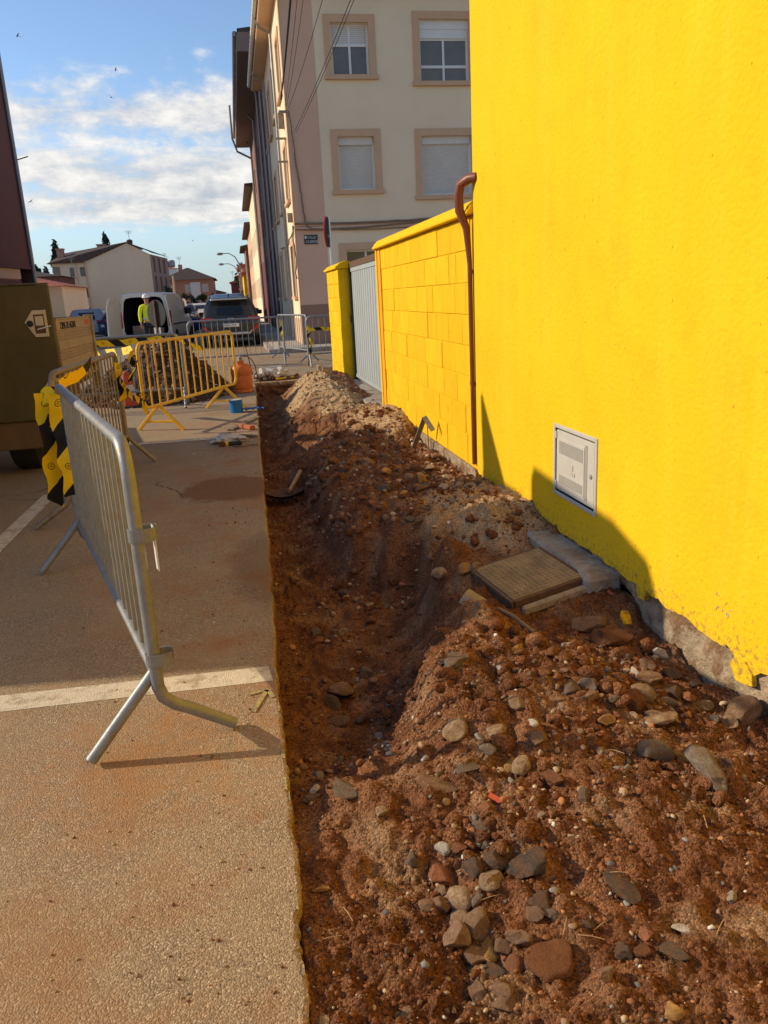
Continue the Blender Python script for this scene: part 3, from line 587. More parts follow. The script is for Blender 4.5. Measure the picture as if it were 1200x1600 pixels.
tag(pv.build('pavement', 'pave', bevel=.02), kind='structure')
kb = MB(); kb.box(.80, .95, 22.0, 130, -.05, .124); kb.box(.80, 60, 21.85, 22.0, -.05, .124)
tag(kb.build('kerb', 'concrete', bevel=.015), kind='structure')
pl = MB().box(-40, -6.6, 34, 130, -.05, .12); tag(pl.build('pavement', 'pave'), kind='structure')

sp_ = MB(); yy = .7
while yy < 3.6:
    l = random.uniform(.02, .07); w = random.uniform(.004, .013); x = float(np.interp(yy, ry, ex))
    if random.random() < .25: sp_.add([(x - w - .004, yy, .003), (x - .004, yy - .004, .003), (x - .004, yy + l, .003), (x - w * random.uniform(.3, 1) - .004, yy + l, .003)], [(0, 1, 2, 3)])
    yy += l + random.uniform(0, .02)
tag(sp_.build('spray_line', 'yline'), kind='structure')

# ------------------------------------------------------------------ stones
def stone_mesh(name, seed, cuts, flat=1.0, rough=.06):
    rnd = random.Random(seed); bm = bmesh.new(); bmesh.ops.create_icosphere(bm, subdivisions=4, radius=1)
    pl = []
    for i in range(cuts):
        n = Vector((rnd.gauss(0, 1), rnd.gauss(0, 1), rnd.gauss(0, 1))).normalized(); pl.append((n, rnd.uniform(.42, .80)))
    sx, sy, sz = rnd.uniform(.85, 1.15), rnd.uniform(.68, .95), rnd.uniform(.55, .8) * flat
    for v in bm.verts:
        p = v.co.copy()
        for n, h in pl:
            d = p.dot(n) - h
            if d > 0: p -= n * d * .985
        p += p.normalized() * mnoise.fractal(p * 1.7 + Vector((seed * 7.1, 0, 0)), .8, 2.2, 4) * rough * 1.6
        v.co = Vector((p.x * sx, p.y * sy, p.z * sz))
    me = bpy.data.meshes.new(name); bm.to_mesh(me); bm.free()
    me.polygons.foreach_set('use_smooth', [True] * len(me.polygons)); return me
SHAPES = {}
for k, (key, sm) in enumerate(STONE.items()):
    SHAPES[key] = []
    for j in range(5):
        me = stone_mesh('stone', k * 11 + j, (0, 9) if False else ((9, 12, 15, 4, 5)[j] if key != 'clod' else 5), 1.0, .10 if key == 'clod' else .05)
        me.materials.append(sm); SHAPES[key].append(me)
FLAT = {}
for key in ('rust', 'brown', 'grey', 'clod', 'ochre', 'dark', 'tan'):
    me = stone_mesh('stone', 900 + len(FLAT), 8, .45); me.materials.append(STONE[key]); FLAT[key] = me
rs = random.Random(3)
def put_stone(x, y, w, h, key, label=None, flat=False, sink=.30, group=None):
    me = FLAT[key] if flat else rs.choice(SHAPES[key])
    o = bpy.data.objects.new('stone', me); COL.objects.link(o)
    z = float(zterr(np.array([x]), np.array([y]))[0])
    s = w / 2 / .71; o.scale = (s, s * rs.uniform(.85, 1.1), max(.45, min(1.5, h / w * 1.15)) * s)
    o.location = (x, y, z + (h / 2) * (1 - 2 * sink)); o.rotation_euler = (rs.uniform(-.3, .3), rs.uniform(-.3, .3), rs.uniform(0, 6.28))
    if label: tag(o, label, 'stone', group)
    else: o.parent = soil
    return o
HERO = [(.604,1.588,.102,.064,'dark',0),(.467,1.634,.056,.059,'dark',0),(.436,1.676,.025,.055,'rust',0),(.528,1.634,.052,.051,'dark',0),(.496,1.569,.055,.038,'tan',0),(.391,1.673,.088,.04,'rust',1),(.324,1.712,.041,.046,'grey',0),(.408,1.722,.034,.038,'white',0),(.448,1.718,.055,.035,'rust',0),(.412,1.569,.053,.038,'tan',0),(.326,1.559,.032,.027,'brown',0),(.365,1.559,.048,.03,'brown',0),(.373,1.605,.036,.028,'brown',0),(.449,1.54,.032,.027,'grey',0),(.397,1.523,.044,.027,'tan',0),(.434,1.471,.064,.057,'brown',0),(.365,1.449,.078,.054,'brown',0),(.441,1.406,.062,.03,'ochre',0),(.4,1.403,.059,.038,'brown',0),(.473,1.4,.05,.033,'brown',0),(.504,1.403,.054,.035,'brown',0),(.475,1.345,.04,.037,'rust',0),(.437,1.345,.058,.022,'dark',0),(.373,1.302,.048,.036,'brown',0),(.423,1.257,.049,.023,'brown',0),(.425,1.283,.036,.028,'brown',0),(.192,2.053,.101,.04,'grey',1),(.455,1.956,.103,.032,'brown',1),(.55,1.982,.077,.026,'grey',1),(.48,2.024,.039,.03,'tan',0),(.27,1.884,.04,.025,'tan',0),(.1,2.157,.045,.024,'white',0),(.087,2.099,.048,.02,'grey',0),(.528,1.761,.046,.027,'grey',0),(.076,1.679,.046,.025,'ochre',1),(.246,1.429,.021,.02,'grey',0),(.21,1.286,.03,.025,'tan',0),(.034,1.286,.029,.016,'tan',0),(1.075,2.131,.064,.058,'ochre',0),(1.253,2.122,.09,.051,'tan',0),(1.153,1.952,.076,.068,'grey',0),(1.251,1.819,.133,.061,'grey',0),(1.233,1.946,.052,.031,'ochre',0),(.797,1.884,.06,.045,'clod',0),(1.625,2.206,.109,.089,'brown',0),(.796,1.468,.072,.032,'dark',1),(.591,1.481,.056,.026,'dark',0),(.565,1.452,.046,.026,'brown',0),(.601,1.442,.037,.021,'grey',0),(.675,1.39,.039,.018,'dark',0),(.791,1.332,.041,.02,'rust',0),(.892,1.351,.039,.018,'white',0),(.713,1.309,.037,.029,'dark',0),(.828,1.276,.054,.027,'dark',0),(.642,1.237,.036,.047,'brown',1),(.543,1.332,.098,.081,'clod',1),(.754,1.299,.04,.034,'clod',1),(1.048,1.4,.037,.019,'white',0),(.736,1.133,.039,.029,'ochre',0),(1.619,2.739,.054,.064,'white',0),(1.581,2.583,.067,.044,'dark',0),(1.383,2.421,.091,.049,'brown',0),(1.488,2.609,.067,.057,'brown',0),(1.273,2.258,.063,.042,'tan',0),(1.208,2.216,.075,.071,'clod',0),(1.444,2.352,.075,.048,'dark',0),(1.084,2.291,.054,.053,'grey',0),(1.144,2.203,.039,.033,'grey',0),(.661,2.531,.104,.052,'grey',0),(.81,2.252,.061,.048,'tan',0),(1.016,2.278,.058,.038,'grey',0),(.573,2.193,.076,.036,'tan',0),(.825,2.463,.028,.032,'white',0),(1.042,2.554,.063,.05,'clod',0),(1.437,3.077,.188,.09,'brown',0),(1.464,2.879,.139,.052,'clod',0),(.473,3.568,.085,.061,'grey',0),(.329,3.357,.104,.068,'brown',0),(.266,3.24,.083,.05,'dark',0),(.269,3.071,.079,.034,'brown',0),(.378,3.077,.046,.034,'grey',0),(.961,3.9,.077,.054,'tan',0),(1.06,3.734,.067,.052,'ochre',0),(1.104,3.705,.06,.04,'brown',0),(.522,4.693,.066,.049,'grey',0),(.541,7.177,.085,.062,'tan',0),(1.26,5.6,.107,.066,'ochre',0),(.985,4.764,.075,.043,'grey',0),(1.049,4.709,.099,.056,'brown',0),(.214,4.914,.068,.051,'brown',0),(.277,4.062,.051,.043,'grey',0),(1.016,6.611,.124,.067,'brown',0),(1.219,5.827,.08,.051,'tan',0),(1.477,5.629,.088,.05,'white',0),(1.358,5.366,.103,.056,'white',0),(1.442,5.233,.064,.047,'white',0),(1.417,6.0,.093,.053,'tan',0),(1.08,6.068,.083,.053,'ochre',0),(.95,7.58,.089,.087,'grey',0),(1.573,5.145,.072,.046,'brown',0),(1.21,5.454,.095,.056,'brown',0),(1.066,5.35,.093,.047,'ochre',0),(.98,5.649,.087,.05,'grey',0),(1.605,2.46,.049,.038,'grey',0),(1.489,2.32,.056,.036,'rust',0),(1.552,2.313,.052,.032,'tan',0),(1.491,2.164,.04,.026,'grey',0),(1.543,2.148,.044,.026,'tan',0),(1.053,2.219,.044,.033,'brown',0),(.96,2.076,.029,.021,'tan',0),(.801,2.053,.061,.041,'brown',0),(.648,2.066,.052,.038,'grey',0),(.713,2.031,.068,.031,'ochre',0),(.608,1.9,.026,.013,'rust',0),(.809,2.118,.041,.025,'white',0),(.702,2.154,.063,.025,'tan',0),(.646,2.148,.029,.014,'white',0)]
LBL = {0: 'rounded dark grey boulder, biggest of the row of stones in the foreground', 1: 'upright dark greenish stone between a thin red stone and a rounded grey cobble', 2: 'thin dark red stone standing on edge beside the dark greenish stone', 3: 'rounded dark grey cobble just left of the biggest dark boulder', 4: 'pale tan cobble lying in front of the row of dark stones', 5: 'flat reddish brown slab of stone at the foot of the row of upright stones', 6: 'black and white mottled stone at the left end of the upright row', 7: 'cream coloured oval stone standing at the back of the upright row', 8: 'rust red lump of stone behind the upright dark stones', 14: 'squared pale tan stone on top of the foreground cluster of broken stones', 15: 'large rough grey brown stone right of the squared pale tan stone', 16: 'broad angular brown stone at the left of the foreground stone cluster', 17: 'long ochre stone slanting across the foreground cluster', 18: 'flat topped brown stone left of the long ochre stone', 22: 'dark pointed stone below the long ochre stone', 23: 'blocky brown stone at the bottom of the foreground cluster', 26: 'long flat grey stone at the near end of the trench floor', 27: 'long flat brown stone on the crest in front of the trench', 34: 'flat ochre stone lying by the cut road edge', 38: 'round orange tan cobble in front of the stone pile by the plinth', 39: 'large smooth tan cobble among the stones near the yellow wall', 40: 'jagged grey and white stone standing out of the red soil', 41: 'big grey wedge shaped rock on the right of the soil', 43: 'lone clod of red clay on the smooth soil', 44: 'big grey and brown banded rock against the broken plinth', 45: 'dark brown flat stone half sunk in the soil on the right', 50: 'small reddish striped stone on the sunlit soil at the lower right', 55: 'wide flat slab of red clay right of the foreground stone cluster', 58: 'angular ochre stone near the bottom right corner of the soil', 59: 'white and grey stone standing upright in front of the plinth', 60: 'glossy dark blue stone at the foot of the plinth', 68: 'large grey stone on the ridge right of the trench pocket', 74: 'large brown stone lump in the hole beside the hollow bricks', 75: 'clay lump below the large brown stone lump beside the bricks', 77: 'brown stone lying on the trench floor beside a dark one', 112: 'flat yellow ochre stone on the red soil behind the crest'}
for i, (x, y, w, h, key, fl) in enumerate(HERO): put_stone(x, y, w, h, key, LBL.get(i), bool(fl))
# stones that lie thickest along the bank, the wall foot and the far spoil
cnt = 0
keys = ['brown'] * 5 + ['grey'] * 4 + ['tan'] * 4 + ['clod'] * 4 + ['rust'] * 3 + ['dark'] * 2 + ['ochre'] + ['white']
zones = [(.5, 1.3, 1.7, 2.0, 18), (.55, 1.65, 1.9, 3.1, 46), (1.2, 1.68, 2.2, 3.3, 18), (.45, 1.68, 4.0, 5.6, 18), (.5, 1.66, 5.2, 7.6, 45), (.7, 1.6, 7.2, 10.5, 18), (.08, .55, 2.4, 6.5, 20)]
for x0, x1, y0, y1, n in zones:
    for i in range(n):
        x, y = rs.uniform(x0, x1), rs.uniform(y0, y1)
        if .95 < x and 2.95 < y < 4.0: continue
        w = (.008 + .030 * rs.random() ** 2.0) * (1 + .10 * y); put_stone(x, y, w * 1.3, w * rs.uniform(.6, .95), rs.choice(keys), sink=.25)

def gravel_mat(name, c0, c1):
    m = bpy.data.materials.new(name); m.use_nodes = True; N = m.node_tree.nodes; L = m.node_tree.links; b = N['Principled BSDF']
    g = N.new('ShaderNodeNewGeometry'); r = N.new('ShaderNodeValToRGB'); L.new(g.outputs['Random Per Island'], r.inputs[0])
    r.color_ramp.elements[0].color = (*c0, 1); r.color_ramp.elements[1].color = (*c1, 1)
    L.new(r.outputs[0], b.inputs['Base Color']); b.inputs['Roughness'].default_value = .9; b.inputs['Specular IOR Level'].default_value = .15; return m
GM = [gravel_mat('clay_crumb', (.13, .048, .020), (.27, .12, .055)), gravel_mat('brown_pebble', (.18, .10, .06), (.34, .22, .14)), gravel_mat('tan_pebble', (.32, .21, .12), (.56, .42, .28)),
      gravel_mat('grey_pebble', (.10, .09, .085), (.30, .27, .24)), gravel_mat('pale_pebble', (.5, .45, .38), (.75, .7, .62)), gravel_mat('orange_pebble', (.35, .14, .06), (.5, .26, .11))]
def gravel(name, xs, ys, zs, rad, parent=None, weights=(.80, .08, .04, .04, .012, .028), seed=1, mats=None, chunk=False):
    rng = np.random.RandomState(seed); n = len(xs)
    bm = bmesh.new(); bmesh.ops.create_icosphere(bm, subdivisions=2 if chunk else 1, radius=1); base = np.array([v.co for v in bm.verts]); bm.verts.index_update(); tri = np.array([[v.index for v in f.verts] for f in bm.faces]); bm.free()
    nv = len(base); P = base[None] * (1 + rng.uniform(-.42, .30, (n, nv, 1))) * rng.uniform(.5, 1.2, (n, 1, 3))
    if chunk:   # broken faces: each stone is cut by a few planes of its own
        P = np.repeat(base[None], n, 0).copy()
        for q in range(7):
            nn = rng.normal(0, 1, (n, 3)); nn /= np.linalg.norm(nn, axis=1)[:, None]; h = rng.uniform(.38, .8, n)
            dd = np.maximum(0, (P * nn[:, None]).sum(-1) - h[:, None]); P -= nn[:, None] * dd[..., None]
        P *= rng.uniform(.7, 1.25, (n, 1, 3)) * 1.25
    a = rng.uniform(0, 6.28, n); c, s = np.cos(a)[:, None], np.sin(a)[:, None]
    x = P[..., 0] * c - P[..., 1] * s; yy = P[..., 0] * s + P[..., 1] * c
    V = np.stack([x * rad[:, None] + xs[:, None], yy * rad[:, None] + ys[:, None], P[..., 2] * rad[:, None] * .8 + zs[:, None]], -1).reshape(-1, 3).astype(np.float32)
    F = (tri[None] + np.arange(n)[:, None, None] * nv).reshape(-1, 3).astype(np.int32)
    me = bpy.data.meshes.new(name); me.vertices.add(len(V)); me.vertices.foreach_set('co', V.ravel()); me.loops.add(F.size); me.loops.foreach_set('vertex_index', F.ravel())
    me.polygons.add(len(F)); me.polygons.foreach_set('loop_start', np.arange(0, F.size, 3, dtype=np.int32)); me.polygons.foreach_set('loop_total', np.full(len(F), 3, np.int32)); me.update()
    mi = rng.choice(len(weights), n, p=np.array(weights) / sum(weights)); me.polygons.foreach_set('material_index', np.repeat(mi, len(tri)).astype(np.int32))
    for m in (mats or GM): me.materials.append(m)
    o = bpy.data.objects.new(name, me); COL.objects.link(o); o['kind'] = 'stuff'
    if parent is not None: o.parent = parent
    return o
rng = np.random.RandomState(11)
n = 42000
gy = 1.0 * (13.5 / 1.0) ** (rng.rand(n) ** 1.35)
gx = xedge(gy) + .01 + (1.69 - xedge(gy)) * rng.rand(n)
keep = (vnoise(gx * 2.6, gy * 2.1, 2) * 1.6 + .5 + rng.rand(n) * .5 > .68) & ~((gx > 1.0) & (gy > 2.95) & (gy < 3.95))
gx, gy = gx[keep], gy[keep]
gr = (.0018 + .0075 * rng.rand(len(gx)) ** 5.0) * (1 + .10 * gy)
gravel('gravel', gx, gy, zterr(gx, gy) + gr * .25, gr)
# broken rubble left along the banks, the wall foot and the spoil
cx_, cy_, cr_ = [], [], []
for x0, x1, y0, y1, m_, r0, r1 in ((.45, 1.62, 1.75, 3.0, 900, .005, .013), (1.15, 1.66, 2.1, 3.2, 240, .006, .017), (.30, .80, 1.25, 1.75, 130, .005, .012), (.3, 1.5, 1.0, 1.8, 300, .003, .008), (.55, 1.66, 4.3, 8.2, 1100, .008, .024), (1.25, 1.66, 5.4, 7.8, 420, .010, .026), (.55, 1.5, 8.0, 13, 240, .012, .030), (.05, .6, 2.3, 8, 420, .006, .020)):
    qx = rng.uniform(x0, x1, m_); qy = y0 + (y1 - y0) * rng.rand(m_) ** 1.2; k = (vnoise(qx * 3.7 + 5, qy * 3.1, 3) + rng.rand(m_) * .5 > .12) & (qx > xedge(qy) + .02) & ~((qx > .98) & (qy > 2.98) & (qy < 4.0))
    cx_.append(qx[k]); cy_.append(qy[k]); cr_.append((r0 + (r1 - r0) * rng.rand(m_) ** 2.2)[k])
cx_, cy_, cr_ = map(np.concatenate, (cx_, cy_, cr_))
gravel('rubble', cx_, cy_, zterr(cx_, cy_) + cr_ * .25, cr_, weights=(.40, .27, .14, .12, .015, .055), seed=21, chunk=True)
# clods of the same clay, broken off the banks
n = 900; qx, qy = rng.uniform(.42, 1.6, n), np.where(rng.rand(n) < .45, rng.uniform(1.6, 3.0, n), rng.uniform(3.6, 8.5, n)); k = (vnoise(qx * 2.9 + 1, qy * 2.3, 1) + rng.rand(n) * .5 > .2) & ~((qx > .98) & (qy > 2.98) & (qy < 4.0)); qx, qy = qx[k], qy[k]
qr = (.008 + .030 * rng.rand(len(qx)) ** 2.0) * (.8 + .07 * qy); gravel('clay_clods', qx, qy, zterr(qx, qy) + qr * .15, qr, weights=(1,), seed=33, mats=[MT['soil']], chunk=True)
# crumbs kicked onto the road along the cut and around the barriers
n = 800
gy = 1.1 * (11 / 1.1) ** rng.rand(n); gx = xedge(gy) - .02 - np.abs(rng.randn(n)) * .35
gr = (.0015 + .004 * rng.rand(n) ** 4) * (1 + .12 * gy)
gravel('road_crumbs', gx, gy, gr * .3, gr, seed=4, weights=(.35, .25, .25, .05, .02, .08))

# ------------------------------------------------------------------ walls with real openings
class Face:
    """a wall face: u runs along the wall, n points out of it"""
    def __init__(s, o, u, n): s.o = Vector(o); s.u = Vector(u).normalized(); s.n = Vector(n).normalized()
    def p(s, u, z, d=0.0): return s.o + s.u * u + Vector((0, 0, z)) + s.n * d
    def box(s, mb, u0, u1, z0, z1, d0, d1):
        vs = [s.p(u, z, d) for d in (d0, d1) for u, z in ((u0, z0), (u1, z0), (u1, z1), (u0, z1))]
        return mb.add(vs, [(0, 1, 2, 3), (7, 6, 5, 4), (0, 4, 5, 1), (1, 5, 6, 2), (2, 6, 7, 3), (3, 7, 4, 0)])
def panel(mb, F, u0, u1, z0, z1, ops, depth=.16):
    us = sorted({u0, u1, *[a for o in ops for a in o[:2]]}); zs = sorted({z0, z1, *[a for o in ops for a in o[2:4]]})
    for i in range(len(us) - 1):
        for j in range(len(zs) - 1):
            uc, zc = (us[i] + us[i + 1]) / 2, (zs[j] + zs[j + 1]) / 2
            if any(o[0] < uc < o[1] and o[2] < zc < o[3] for o in ops): continue
            mb.quad(F.p(us[i], zs[j]), F.p(us[i + 1], zs[j]), F.p(us[i + 1], zs[j + 1]), F.p(us[i], zs[j + 1]))
    for a, b, c, d in [o[:4] for o in ops]:
        for q in (((a, c), (b, c)), ((b, c), (b, d)), ((b, d), (a, d)), ((a, d), (a, c))):
            (ua, za), (ub, zb) = q; mb.quad(F.p(ua, za), F.p(ub, zb), F.p(ub, zb, -depth), F.p(ua, za, -depth))
def surround(F, o, w, parent, m, sill=True, proud=.035):
    a, b, c, d = o; mb = MB()
    F.box(mb, a - w, a, c, d, -.01, proud); F.box(mb, b, b + w, c, d, -.01, proud); F.box(mb, a - w, b + w, d, d + w, -.01, proud + .002)
    F.box(mb, a - w - (.04 if sill else 0), b + w + (.04 if sill else 0), c - w * .6, c, -.01, proud + (.06 if sill else 0))
    return mb.build('window_surround', m, parent)
def window(F, o, parent, kind='sash', depth=.13, fm='white', shut=0.0, rail=None, gm='glass'):
    a, b, c, d = o; mb = MB(); w = .05; D0, D1 = -depth - .05, -depth
    top = d
    if kind == 'boxed': top = d - .44
    F.box(mb, a, a + w, c, top, D0, D1); F.box(mb, b - w, b, c, top, D0, D1); F.box(mb, a + w, b - w, c, c + w, D0, D1); F.box(mb, a + w, b - w, top - w, top, D0, D1)
    mid = (a + b) / 2
    if kind != 'shut': F.box(mb, mid - .03, mid + .03, c + w, top - w, D0, D1 + .003)
    if rail: F.box(mb, a + w, b - w, c + rail, c + rail + .07, D0, D1 + .006)
    wf = mb.build('window', fm, parent)
    if kind == 'boxed':
        bx = MB(); F.box(bx, a, b, d - .22, d, D0, D1 + .05); F.box(bx, a + .01, b - .01, d - .44, d - .22, D0, D1 + .035); bx.build('shutter_box', fm, wf)
    if kind == 'shut': 
        sb = MB(); n = int((top - c) / .055); F.box(sb, a + .02, b - .02, top - .2, top, D0, D1 + .05)
        for i in range(n - 3):
            z = c + w + i * .055
            sb.add([F.p(a + w, z, D1 - .035), F.p(b - w, z, D1 - .035), F.p(b - w, z + .045, D1 - .012), F.p(a + w, z + .045, D1 - .012), F.p(a + w, z + .055, D1 - .035), F.p(b - w, z + .055, D1 - .035)], [(0, 1, 2, 3), (3, 2, 5, 4)])
        sb.build('shutter', 'shutter', wf)
    else:
        for u0, u1 in ((a + w, mid - .03), (mid + .03, b - w)):
            gl = MB(); gl.quad(F.p(u0, c + w, D0 + .02), F.p(u1, c + w, D0 + .02), F.p(u1, top - w, D0 + .02), F.p(u0, top - w, D0 + .02)); gl.build('pane', gm, wf)
        if shut:
            sb = MB(); n = int((top - c) * shut / .05)
            for i in range(n):
                z = top - w - (i + 1) * .05
                F.box(sb, a + w + .01, b - w - .01, z + .006, z + .05, D0 + .022, D0 + .034)
            sb.build('shutter', 'shutter', wf)
    return wf

# ------------------------------------------------------------------ the yellow house
X0 = 1.70
yb = thing('yellow_house', 'tall bright yellow rendered house wall with a meter cabinet and cracked concrete plinth', 'house', (X0, 5.58, 0), world=True)
Fy = Face((X0, -6, 0), (0, 1, 0), (-1, 0, 0))
def low_edge(y):  # ragged lower edge of the yellow coat
    v = lambda k, s: float(vnoise(np.array([y * s]), np.array([k * 3.3]), k)[0])
    e = .072 + .035 * v(0, 2.1) + .030 * v(1, 9.0) + .016 * v(2, 31)
    if 3.02 < y < 3.12: e -= .05
    if 2.2 < y < 2.42: e += -.055 + abs(y - 2.31) * .5
    return e
ym = MB(); seq = [-6 + i * .5 for i in range(13)] + [.5 + i * .02 for i in range(1, 254)] + [5.58]
zs = [None, .25, .6]; bo = (3.565, 4.07, .30, .66)
def rows(y0, y1, z0, z1): ym.quad((X0, y0, z0), (X0, y0, z1), (X0, y1, z1), (X0, y1, z0))
for i in range(len(seq) - 1):
    y0, y1 = seq[i], seq[i + 1]; ym.quad((X0, y0, low_edge(y0)), (X0, y0, .25), (X0, y1, .25), (X0, y1, low_edge(y1)))
    ym.quad((X0, y0, low_edge(y0)), (X0, y1, low_edge(y1)), (X0 + .025, y1, low_edge(y1) + .004), (X0 + .025, y0, low_edge(y0) + .004))
P_ = Face((X0, 0, 0), (0, 1, 0), (-1, 0, 0))
panel(ym, P_, -6, 5.58, .25, 6.2, [bo], .10)
ym.quad((X0, 5.58, .0), (X0, 5.58, 6.2), (9, 5.58, 6.2), (9, 5.58, .0)); ym.quad((X0, -6, 6.2), (9, -6, 6.2), (9, 5.58, 6.2), (X0, 5.58, 6.2)); ym.quad((9, -6, 0), (9, 5.58, 0), (9, 5.58, 6.2), (9, -6, 6.2)); ym.quad((X0, -6, 0), (9, -6, 0), (9, -6, 6.2), (X0, -6, 6.2))
ym.build('wall', 'yellow', yb)
# the plinth under the render, rough cast and undermined where the soil is dug away
py_ = np.r_[-6, -2, .4, np.arange(.8, 5.58, .02), 5.58]; pz = np.linspace(-.7, .24, 48)
PY = np.repeat(py_[:, None], 48, 1); PZ = np.repeat(pz[None], len(py_), 0)
hol = np.clip(1 - np.abs(PY - 3.55) / .42, 0, 1) * np.clip((.02 - PZ) / .1, 0, 1)
PX = X0 + .016 + vnoise(PY * 7, PZ * 7, 0) * .04 + vnoise(PY * 25, PZ * 25, 1) * .022 + vnoise(PY * 60, PZ * 60, 2) * .008 + hol * .22 + np.clip((PZ + .02) / .1, 0, 1) * .010
PX = np.where(PZ > .10, X0 + .03, PX)
MT['plinthc'] = mat('crumbling_plinth_concrete', (.36, .275, .18), .95, .35, 9, 1.0, 70, stain=((.17, .085, .04), 7.0, .47, .85), dist=.015)
o = grid_mesh('plinth', PX - X0, PY - 5.58, PZ, 'plinthc'); o.parent = yb
ch = MB(); ch.prism([(2.385, .028), (2.36, .062), (2.30, .074), (2.255, .045), (2.245, .000), (2.285, -.012), (2.34, -.022)], 'x', X0 - .010, X0 + .012); ch.build('loose_render', 'yellow', yb, bevel=.002)
sc = MB(); rs2 = random.Random(4)
for k in range(9):
    y = 2.46 + rs2.uniform(-.05, .05); z = .235 + rs2.uniform(-.04, .035); a = rs2.uniform(0, 3.1); l = rs2.uniform(.004, .013)
    sc.prism([(y - l * math.cos(a), z - l * math.sin(a)), (y + .004, z - .003), (y + l * math.cos(a), z + l * math.sin(a)), (y - .003, z + .004)], 'x', X0 - .0025, X0 + .001)
MT['chip'] = mat('chipped_render', (.50, .42, .33), .9, .1, 20, 0); sc.build('render_chip', 'chip', yb)['kind'] = 'stuff'
# meter cabinet let into the wall
mc = MB(); w = .022
for a in ((bo[0] - w, bo[0], bo[2] - w, bo[3] + w), (bo[1], bo[1] + w, bo[2] - w, bo[3] + w), (bo[0], bo[1], bo[2] - w, bo[2]), (bo[0], bo[1], bo[3], bo[3] + w)): P_.box(mc, *a, -.05, .008)
mc.box(X0 + .055, X0 + .075, bo[0], bo[1], bo[2], bo[3])
cab = mc.build('meter_cabinet', 'box', yb, bevel=.003)
dr = MB(); P_.box(dr, bo[0] + .012, bo[1] - .012, bo[2] + .010, bo[3] - .010, -.014, .002); dr.build('door', 'box', cab, bevel=.003)
wn = MB(); P_.box(wn, bo[0] + .125, bo[1] - .05, bo[2] + .045, bo[3] - .05, .002, .006); wn.build('window_panel', 'box', cab, bevel=.002)
wd = MB(); P_.box(wd, bo[0] + .14, bo[1] - .06, bo[2] + .225, bo[3] - .065, .006, .0075); P_.box(wd, bo[0] + .14, bo[1] - .06, bo[2] + .055, bo[2] + .105, .006, .0075); P_.box(wd, bo[0] + .092, bo[0] + .122, bo[2] + .03, bo[3] - .035, .002, .004); wd.build('dusty_pane', 'boxdark', cab)
mp_ = MB()
for a, b in (((3.825, .49), (3.825, .455)), ((3.80, .45), (3.80, .43)), ((3.84, .445), (3.815, .43))): mp_.bar((X0 - .0075, a[0], a[1]), (X0 - .0075, b[0], b[1]), .004, .002)
mp_.build('meter_symbol', 'boxdark', cab)
kn = MB(); kn.lathe([(.013, 0), (.013, .004), (.009, .008), (.003, .008)], 16, (X0 - .002, bo[0] + .045, .475), 'x', Matrix.Rotation(PI, 3, 'Z')); kn.build('lock', 'boxdark', cab)
hg = MB()
for z in (.34, .62):
    hg = MB(); P_.box(hg, bo[1] - .02, bo[1] - .004, z - .02, z + .02, .001, .009); hg.build('hinge', 'box', cab, bevel=.002)
# downpipe at the corner, with a bent top
dp = MB(); dp.tube([(X0 + .01, 5.50, 2.16), (X0 - .03, 5.55, 2.16), (X0 - .075, 5.62, 2.13), (X0 - .085, 5.64, 2.06), (X0 - .08, 5.645, 1.96), (X0 - .030, 5.65, 1.84), (X0 - .010, 5.655, 1.6), (X0 - .004, 5.655, .13)], [.032, .034, .034, .034, .032, .026, .017, .015], 14)
dpo = dp.build('downpipe', 'pipe', yb, smooth=True)
cl = MB()
for z in (1.55, .75): MB().lathe([(.021, -.012), (.021, .012)], 14, (X0 - .005, 5.655, z)).build('pipe_clip', 'pipe', dpo)

# ------------------------------------------------------------------ low block wall, pillar wall, gate
def block_wall(t, face, u0, u1, z0, ch, n, bw, jit, seed, zmax):
    r = random.Random(seed)
    for i in range(n):
        z = z0 + i * ch; zt = min(z + ch, zmax); u = u0 - (r.uniform(.25, .75) * bw if u1 - u0 > 1 else 0)
        while u < u1 - .02:
            wd = bw * r.choice((1, 1, 1, .98, .75, .5)); a, b = max(u, u0), min(u + wd, u1)
            if b - a > .03:
                d = .004 + r.uniform(0, jit); g = .0035
                k = MB(); face.box(k, a + g, b - g, z + g, zt - g, -.02, d); k.build('block', 'yellow_block', t, bevel=.0035)
            u += wd
lw = thing('boundary_wall', 'low bright yellow painted block wall with a moulded coping beside the grey gate', 'wall', (X0, 7.5, 0), world=True)
F1 = Face((X0 + .012, 5.70, 0), (0, 1, 0), (-1, 0, 0)); L1 = 9.27 - 5.70
MB().box(X0 + .014, X0 + .21, 5.585, 9.42, -.3, 1.93).build('wall', 'yellow_block', lw)
block_wall(lw, F1, 0, L1, .10, .2285, 8, .41, .005, 3, 1.93)
cp = MB(); cp.prism([(-.05, 1.932), (-.05, 1.955), (-.028, 1.972), (-.028, 1.985), (.02, 2.03), (.20, 2.03), (.25, 1.985), (.25, 1.932)], 'y', 5.585, 9.5)
cp.v = [(v[0] + X0, v[1], v[2]) for v in cp.v]; cp.build('coping', 'yellow', lw, bevel=.006)
pi_ = MB().box(X0 - .018, X0 + .22, 9.43, 9.50, -.3, 1.93); pi_.build('end_post', 'yellow', lw, bevel=.006)
pe = MB().box(X0 - .004, X0 + .02, 9.28, 9.43, -.3, 1.93); MT['yorange'] = mat('shaded_yellow', (.80, .36, .008), .7, .06, 4, .3, 100, dist=.005); pe.build('recessed_strip', 'yorange', lw)  # deeper yellow holds the shade on the end post's side
bs = MB().box(X0 - .012, X0 + .012, 5.60, 9.3, -.4, .092); bs.build('footing', 'plinthc', lw, bevel=.006)

